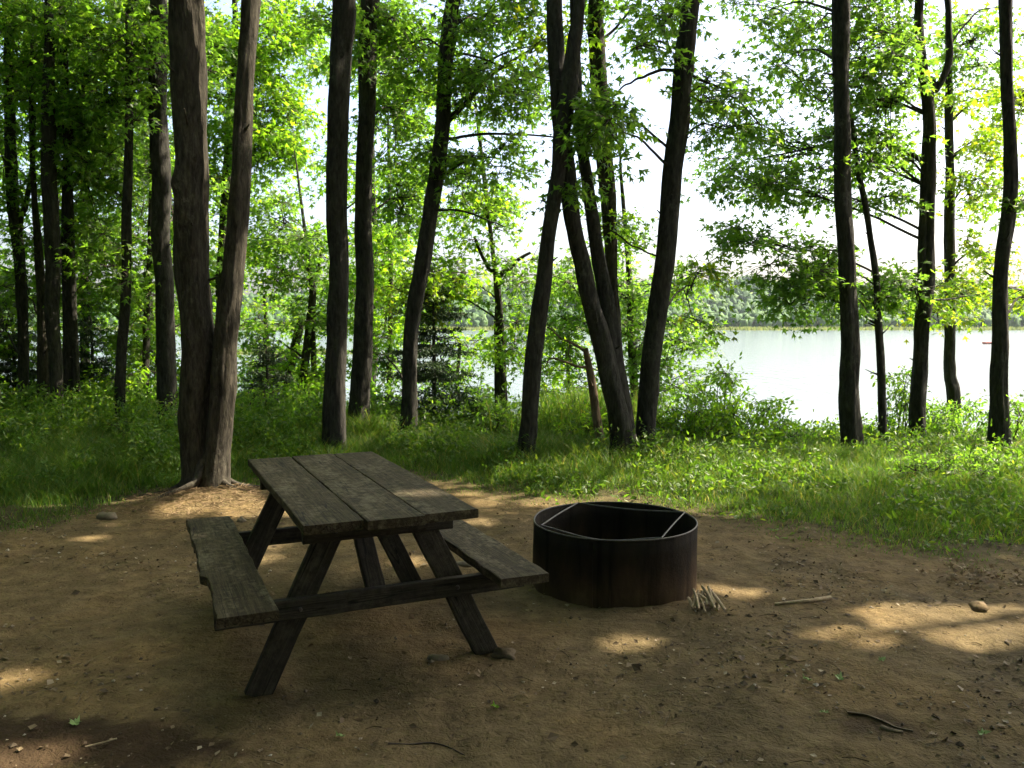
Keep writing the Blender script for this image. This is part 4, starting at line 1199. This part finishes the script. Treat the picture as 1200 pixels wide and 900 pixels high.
fallen('long green leaf on the damp dark patch', 88, 850, .055, 'greenfall', 1.2)
fallen('small green leaf on bare dirt before the picnic table', 580, 831, .045, 'bright', 1.9)
fallen('green leaf at the foot of the left front table leg', 398, 866, .045, 'greenfall', 2.6)

# litter: dead leaf bits, pebbles, twigs
def lit_f(x, y):
    d = turf_d(x, y)
    base = .10 + .90 * S01((fbm(x * 1.6 + 70, y * 1.6 + 3, 4) - .44) / .12)
    return base * (.35 + .65 * S01((x + .2) / 1.2) + .3 * S01((-x - 1.6) / 1.)) * (1 - .6 * S01((d - .3) / .8))
x, y = scatter(38000, -6, 6, 1.9, 8.5, lit_f)
n = len(x)
pos = np.stack([x, y, gz(x, y) + rng.uniform(.004, .014, n)], -1)
dv = rng.normal(0, 1, (n, 3)); dv[:, 2] *= .25
V, F_ = leaf_geo(pos, dv, rng.uniform(.010, .034, n) * rng.choice([.6, 1, 1.7], n, p=[.55, .36, .09]), (KITE, KITEF), .35)
mb = MB(); mb.add(V, F_)
tag(mb.obj('leaf_litter', LEAF['litter'], smooth=False), 'brown leaf bits scattered over the dirt', 'litter', kind='stuff')
# heap of dead leaves in the grass edge
c = G(1145, 680)
n = 170
pos = c + np.stack([rng.normal(0, .16, n), rng.normal(0, .13, n), np.abs(rng.normal(0, .03, n)) + .01], -1)
dv = rng.normal(0, 1, (n, 3)); dv[:, 2] *= .5
V, F_ = leaf_geo(pos, dv, rng.uniform(.025, .05, n), (LEAF6, LEAF6F), .6)
mb = MB(); mb.add(V, F_)
tag(mb.obj('dead_leaves', LEAF['dryleaf'], smooth=False), 'small heap of brown dead leaves at the grass edge', 'leaves', kind='stuff')
# pebbles
x, y = scatter(7000, -5, 5, 1.9, 7.5, lit_f); n = len(x)
O = np.array([(1, 0, 0), (0, 1, 0), (-1, 0, 0), (0, -1, 0), (0, 0, .7), (0, 0, -.7)])
OF = np.array([(0, 1, 4), (1, 2, 4), (2, 3, 4), (3, 0, 4), (1, 0, 5), (2, 1, 5), (3, 2, 5), (0, 3, 5)])
s_ = rng.uniform(.004, .012, n) * rng.choice([.7, 1, 1.6], n, p=[.6, .35, .05])
ang = rng.uniform(0, 6.28, n)
Vp = O[None] * s_[:, None, None] * rng.uniform(.6, 1.4, (n, 6, 1))
ca, sa = np.cos(ang)[:, None], np.sin(ang)[:, None]
Vp = np.stack([Vp[..., 0] * ca - Vp[..., 1] * sa, Vp[..., 0] * sa + Vp[..., 1] * ca, Vp[..., 2]], -1) + np.stack([x, y, gz(x, y) + s_ * .3], -1)[:, None]
m, nt, out = newmat('pebble')
g = N(nt, 'NewGeometry')
finish(nt, out, ramp(nt, g.outputs['Random Per Island'], [(0, (.05, .038, .024)), (.6, (.13, .10, .065)), (.9, (.24, .20, .145)), (1, (.42, .38, .31))]), .9)
mb = MB(); mb.add(Vp.reshape(-1, 3), ((np.arange(n) * 6)[:, None, None] + OF[None]).reshape(-1, 3))
tag(mb.obj('pebbles', m, smooth=False), 'small pebbles and crumbs of earth on the dirt', 'pebbles', kind='stuff')
# duff of needles and bark crumbs over the mound at the twin-stemmed tree
n = 1500
x = rng.normal(MX + .05, .48, n); y = rng.normal(MY - .1, .36, n)
A = np.stack([x, y, gz(x, y) + rng.uniform(.004, .02, n)], -1); a = rng.uniform(0, 6.28, n); l = rng.uniform(.03, .10, n)
B_ = A + np.stack([l * np.cos(a), l * np.sin(a), rng.uniform(-.01, .02, n)], -1)
V, F_ = twig_geo(A, B_, .0022, .0012); V = V.reshape(n, 9, 3); V[:, 3:6, 2] -= .026
mb = MB(); mb.add(V.reshape(-1, 3), F_)
tag(mb.obj('dry_duff', plain('duff', (.13, .085, .045), (.30, .21, .12), 30), smooth=False), 'dry needles and bark crumbs on the sandy mound', 'duff', kind='stuff')
# little twigs
x, y = scatter(1700, -5, 5, 1.9, 7.5, lit_f); n = len(x)
A = np.stack([x, y, gz(x, y) + .006], -1); a = rng.uniform(0, 6.28, n); l = rng.uniform(.03, .13, n)
B_ = A + np.stack([l * np.cos(a), l * np.sin(a), 0 * l], -1); B_[:, 2] = gz(B_[:, 0], B_[:, 1]) + .006
V, F_ = twig_geo(A, B_, .0025, .0012)
V = V.reshape(n, 9, 3); V[:, 3:6, 2] -= .024; V = V.reshape(-1, 3)
mb = MB(); mb.add(V, F_)
tag(mb.obj('small_twigs', ROOT, smooth=False), 'little twigs strewn over the dirt', 'twigs', kind='stuff')

# ------------------------------------------------------------------ far shore wood, reeds, float, haze
def ico(sub):
    t = (1 + 5 ** .5) / 2
    V = [(-1, t, 0), (1, t, 0), (-1, -t, 0), (1, -t, 0), (0, -1, t), (0, 1, t), (0, -1, -t), (0, 1, -t), (t, 0, -1), (t, 0, 1), (-t, 0, -1), (-t, 0, 1)]
    V = [np.array(v) / np.linalg.norm(v) for v in V]
    F_ = [(0, 11, 5), (0, 5, 1), (0, 1, 7), (0, 7, 10), (0, 10, 11), (1, 5, 9), (5, 11, 4), (11, 10, 2), (10, 7, 6), (7, 1, 8), (3, 9, 4), (3, 4, 2), (3, 2, 6), (3, 6, 8), (3, 8, 9), (4, 9, 5), (2, 4, 11), (6, 2, 10), (8, 6, 7), (9, 8, 1)]
    for _ in range(sub):
        c = {}; NF = []
        def md(a_, b_):
            k = (min(a_, b_), max(a_, b_))
            if k not in c:
                v = V[a_] + V[b_]; V.append(v / np.linalg.norm(v)); c[k] = len(V) - 1
            return c[k]
        for (p_, q_, r_) in F_:
            x_, y_, z_ = md(p_, q_), md(q_, r_), md(r_, p_)
            NF += [(p_, x_, z_), (q_, y_, x_), (r_, z_, y_), (x_, y_, z_)]
        F_ = NF
    return np.array(V), np.array(F_)
IV, IF_ = ico(1)
n = 9000
x = rng.uniform(-620, 620, n); y = 476 + 330 * rng.uniform(0, 1, n) ** 1.3
hz_ = hill_z(x, y)
th = rng.uniform(2.0, 4.0, n); fr = rng.uniform(0, 1, n) < .25
Vt = IV[None] * (1 + rng.normal(0, .30, (n, len(IV), 1)))
sc_ = np.stack([th * .9, th * .9, th * rng.uniform(.9, 1.5, n)], -1)
Vt = Vt * sc_[:, None] + np.stack([x, y, hz_ + sc_[:, 2] * .75], -1)[:, None]
FW = leaf_material('far_foliage', [(0, (.022, .062, .018)), (.5, (.036, .088, .022)), (1, (.065, .125, .028))], (1.5, 1.5, 1.), .12, .8)
mb = MB(); mb.add(Vt.reshape(-1, 3), ((np.arange(n) * len(IV))[:, None, None] + IF_[None]).reshape(-1, 3))
tag(mb.obj('far_wood', FW, smooth=True), 'wooded hillside across the lake', 'wood', kind='stuff')
# reeds along the far shore and a reed bed in the shallows
def reeds(name, label, x, y, h, w, z0):
    n = len(x)
    a = rng.uniform(0, 3.14, n); s = np.stack([np.cos(a), np.sin(a), 0 * a], -1) * w[:, None]
    p = np.stack([x, y, np.full(n, z0)], -1)
    t = p + np.stack([rng.normal(0, .1, n) * h, rng.normal(0, .1, n) * h, h], -1)
    V = np.stack([p - s, p + s, t], 1).reshape(-1, 3)
    mb = MB(); mb.add(V, np.arange(n * 3).reshape(-1, 3))
    return tag(mb.obj(name, REED, smooth=False), label, 'reeds', kind='stuff')
REED = leaf_material('reed', [(0, (.13, .18, .05)), (1, (.22, .24, .08))], (1.4, 1.4, 1), .3, .7)
n = 9000
reeds('shore_reeds', 'yellow-green reed belt along the far shore', rng.uniform(-420, 420, n), rng.uniform(440, 466, n), rng.uniform(1.2, 2.4, n), rng.uniform(.5, 1.0, n), LAKE_Z - .1)
n = 2500
reeds('reed_bed', 'yellow reed bed standing in the lake behind the small forked maple', rng.normal(-36, 5.5, n), 132 + rng.normal(0, 2.0, n), rng.uniform(.5, 1.0, n), rng.uniform(.08, .16, n), LAKE_Z - .1)
# red float
p = P(1158, 403, 1); d = ray(1158, 403); t = (CAM_H - LAKE_Z) / -d[2]
fp = d * t
BUOY = plain('red_plastic', (.42, .10, .06), (.5, .14, .09), 2, .5, .001)
buoy = thing('raft', 'tiny reddish swim raft out on the lake beside the rightmost dark trunk', 'raft', (fp[0], fp[1], LAKE_Z))
mb = MB(); bxv = np.array([(sx, sy, sz) for sz in (0, 1) for sx, sy in ((-1, -1), (1, -1), (1, 1), (-1, 1))], float)
BF = [(0, 3, 2, 1), (4, 5, 6, 7), (0, 1, 5, 4), (1, 2, 6, 5), (2, 3, 7, 6), (3, 0, 4, 7)]
mb.add(bxv * np.array([.9, .9, .22]) + np.array([0, 0, .18]), BF); mb.obj('deck', BUOY, buoy, smooth=False)
for sx in (-.65, .65):
    mb = MB(); add_tube(mb, np.array([[sx, -.85, .08], [sx, 0, .08], [sx, .85, .08]]), np.array([.16, .16, .16]), 10); mb.obj('float', BUOY, buoy)

m, nt, out = newmat('air')
pv = N(nt, 'VolumePrincipled')
pv.inputs['Color'].default_value = (.86, .93, 1.0, 1)
pv.inputs['Density'].default_value = 0.00008
pv.inputs['Anisotropy'].default_value = .25
nt.links.new(pv.outputs[0], out.inputs['Volume'])
mb = MB(); mb.add(bxv * np.array([1900, 1600, 62]) + np.array([0, -400, -13]), BF)
hz = mb.obj('haze', m, smooth=False)
tag(hz, kind='stuff')
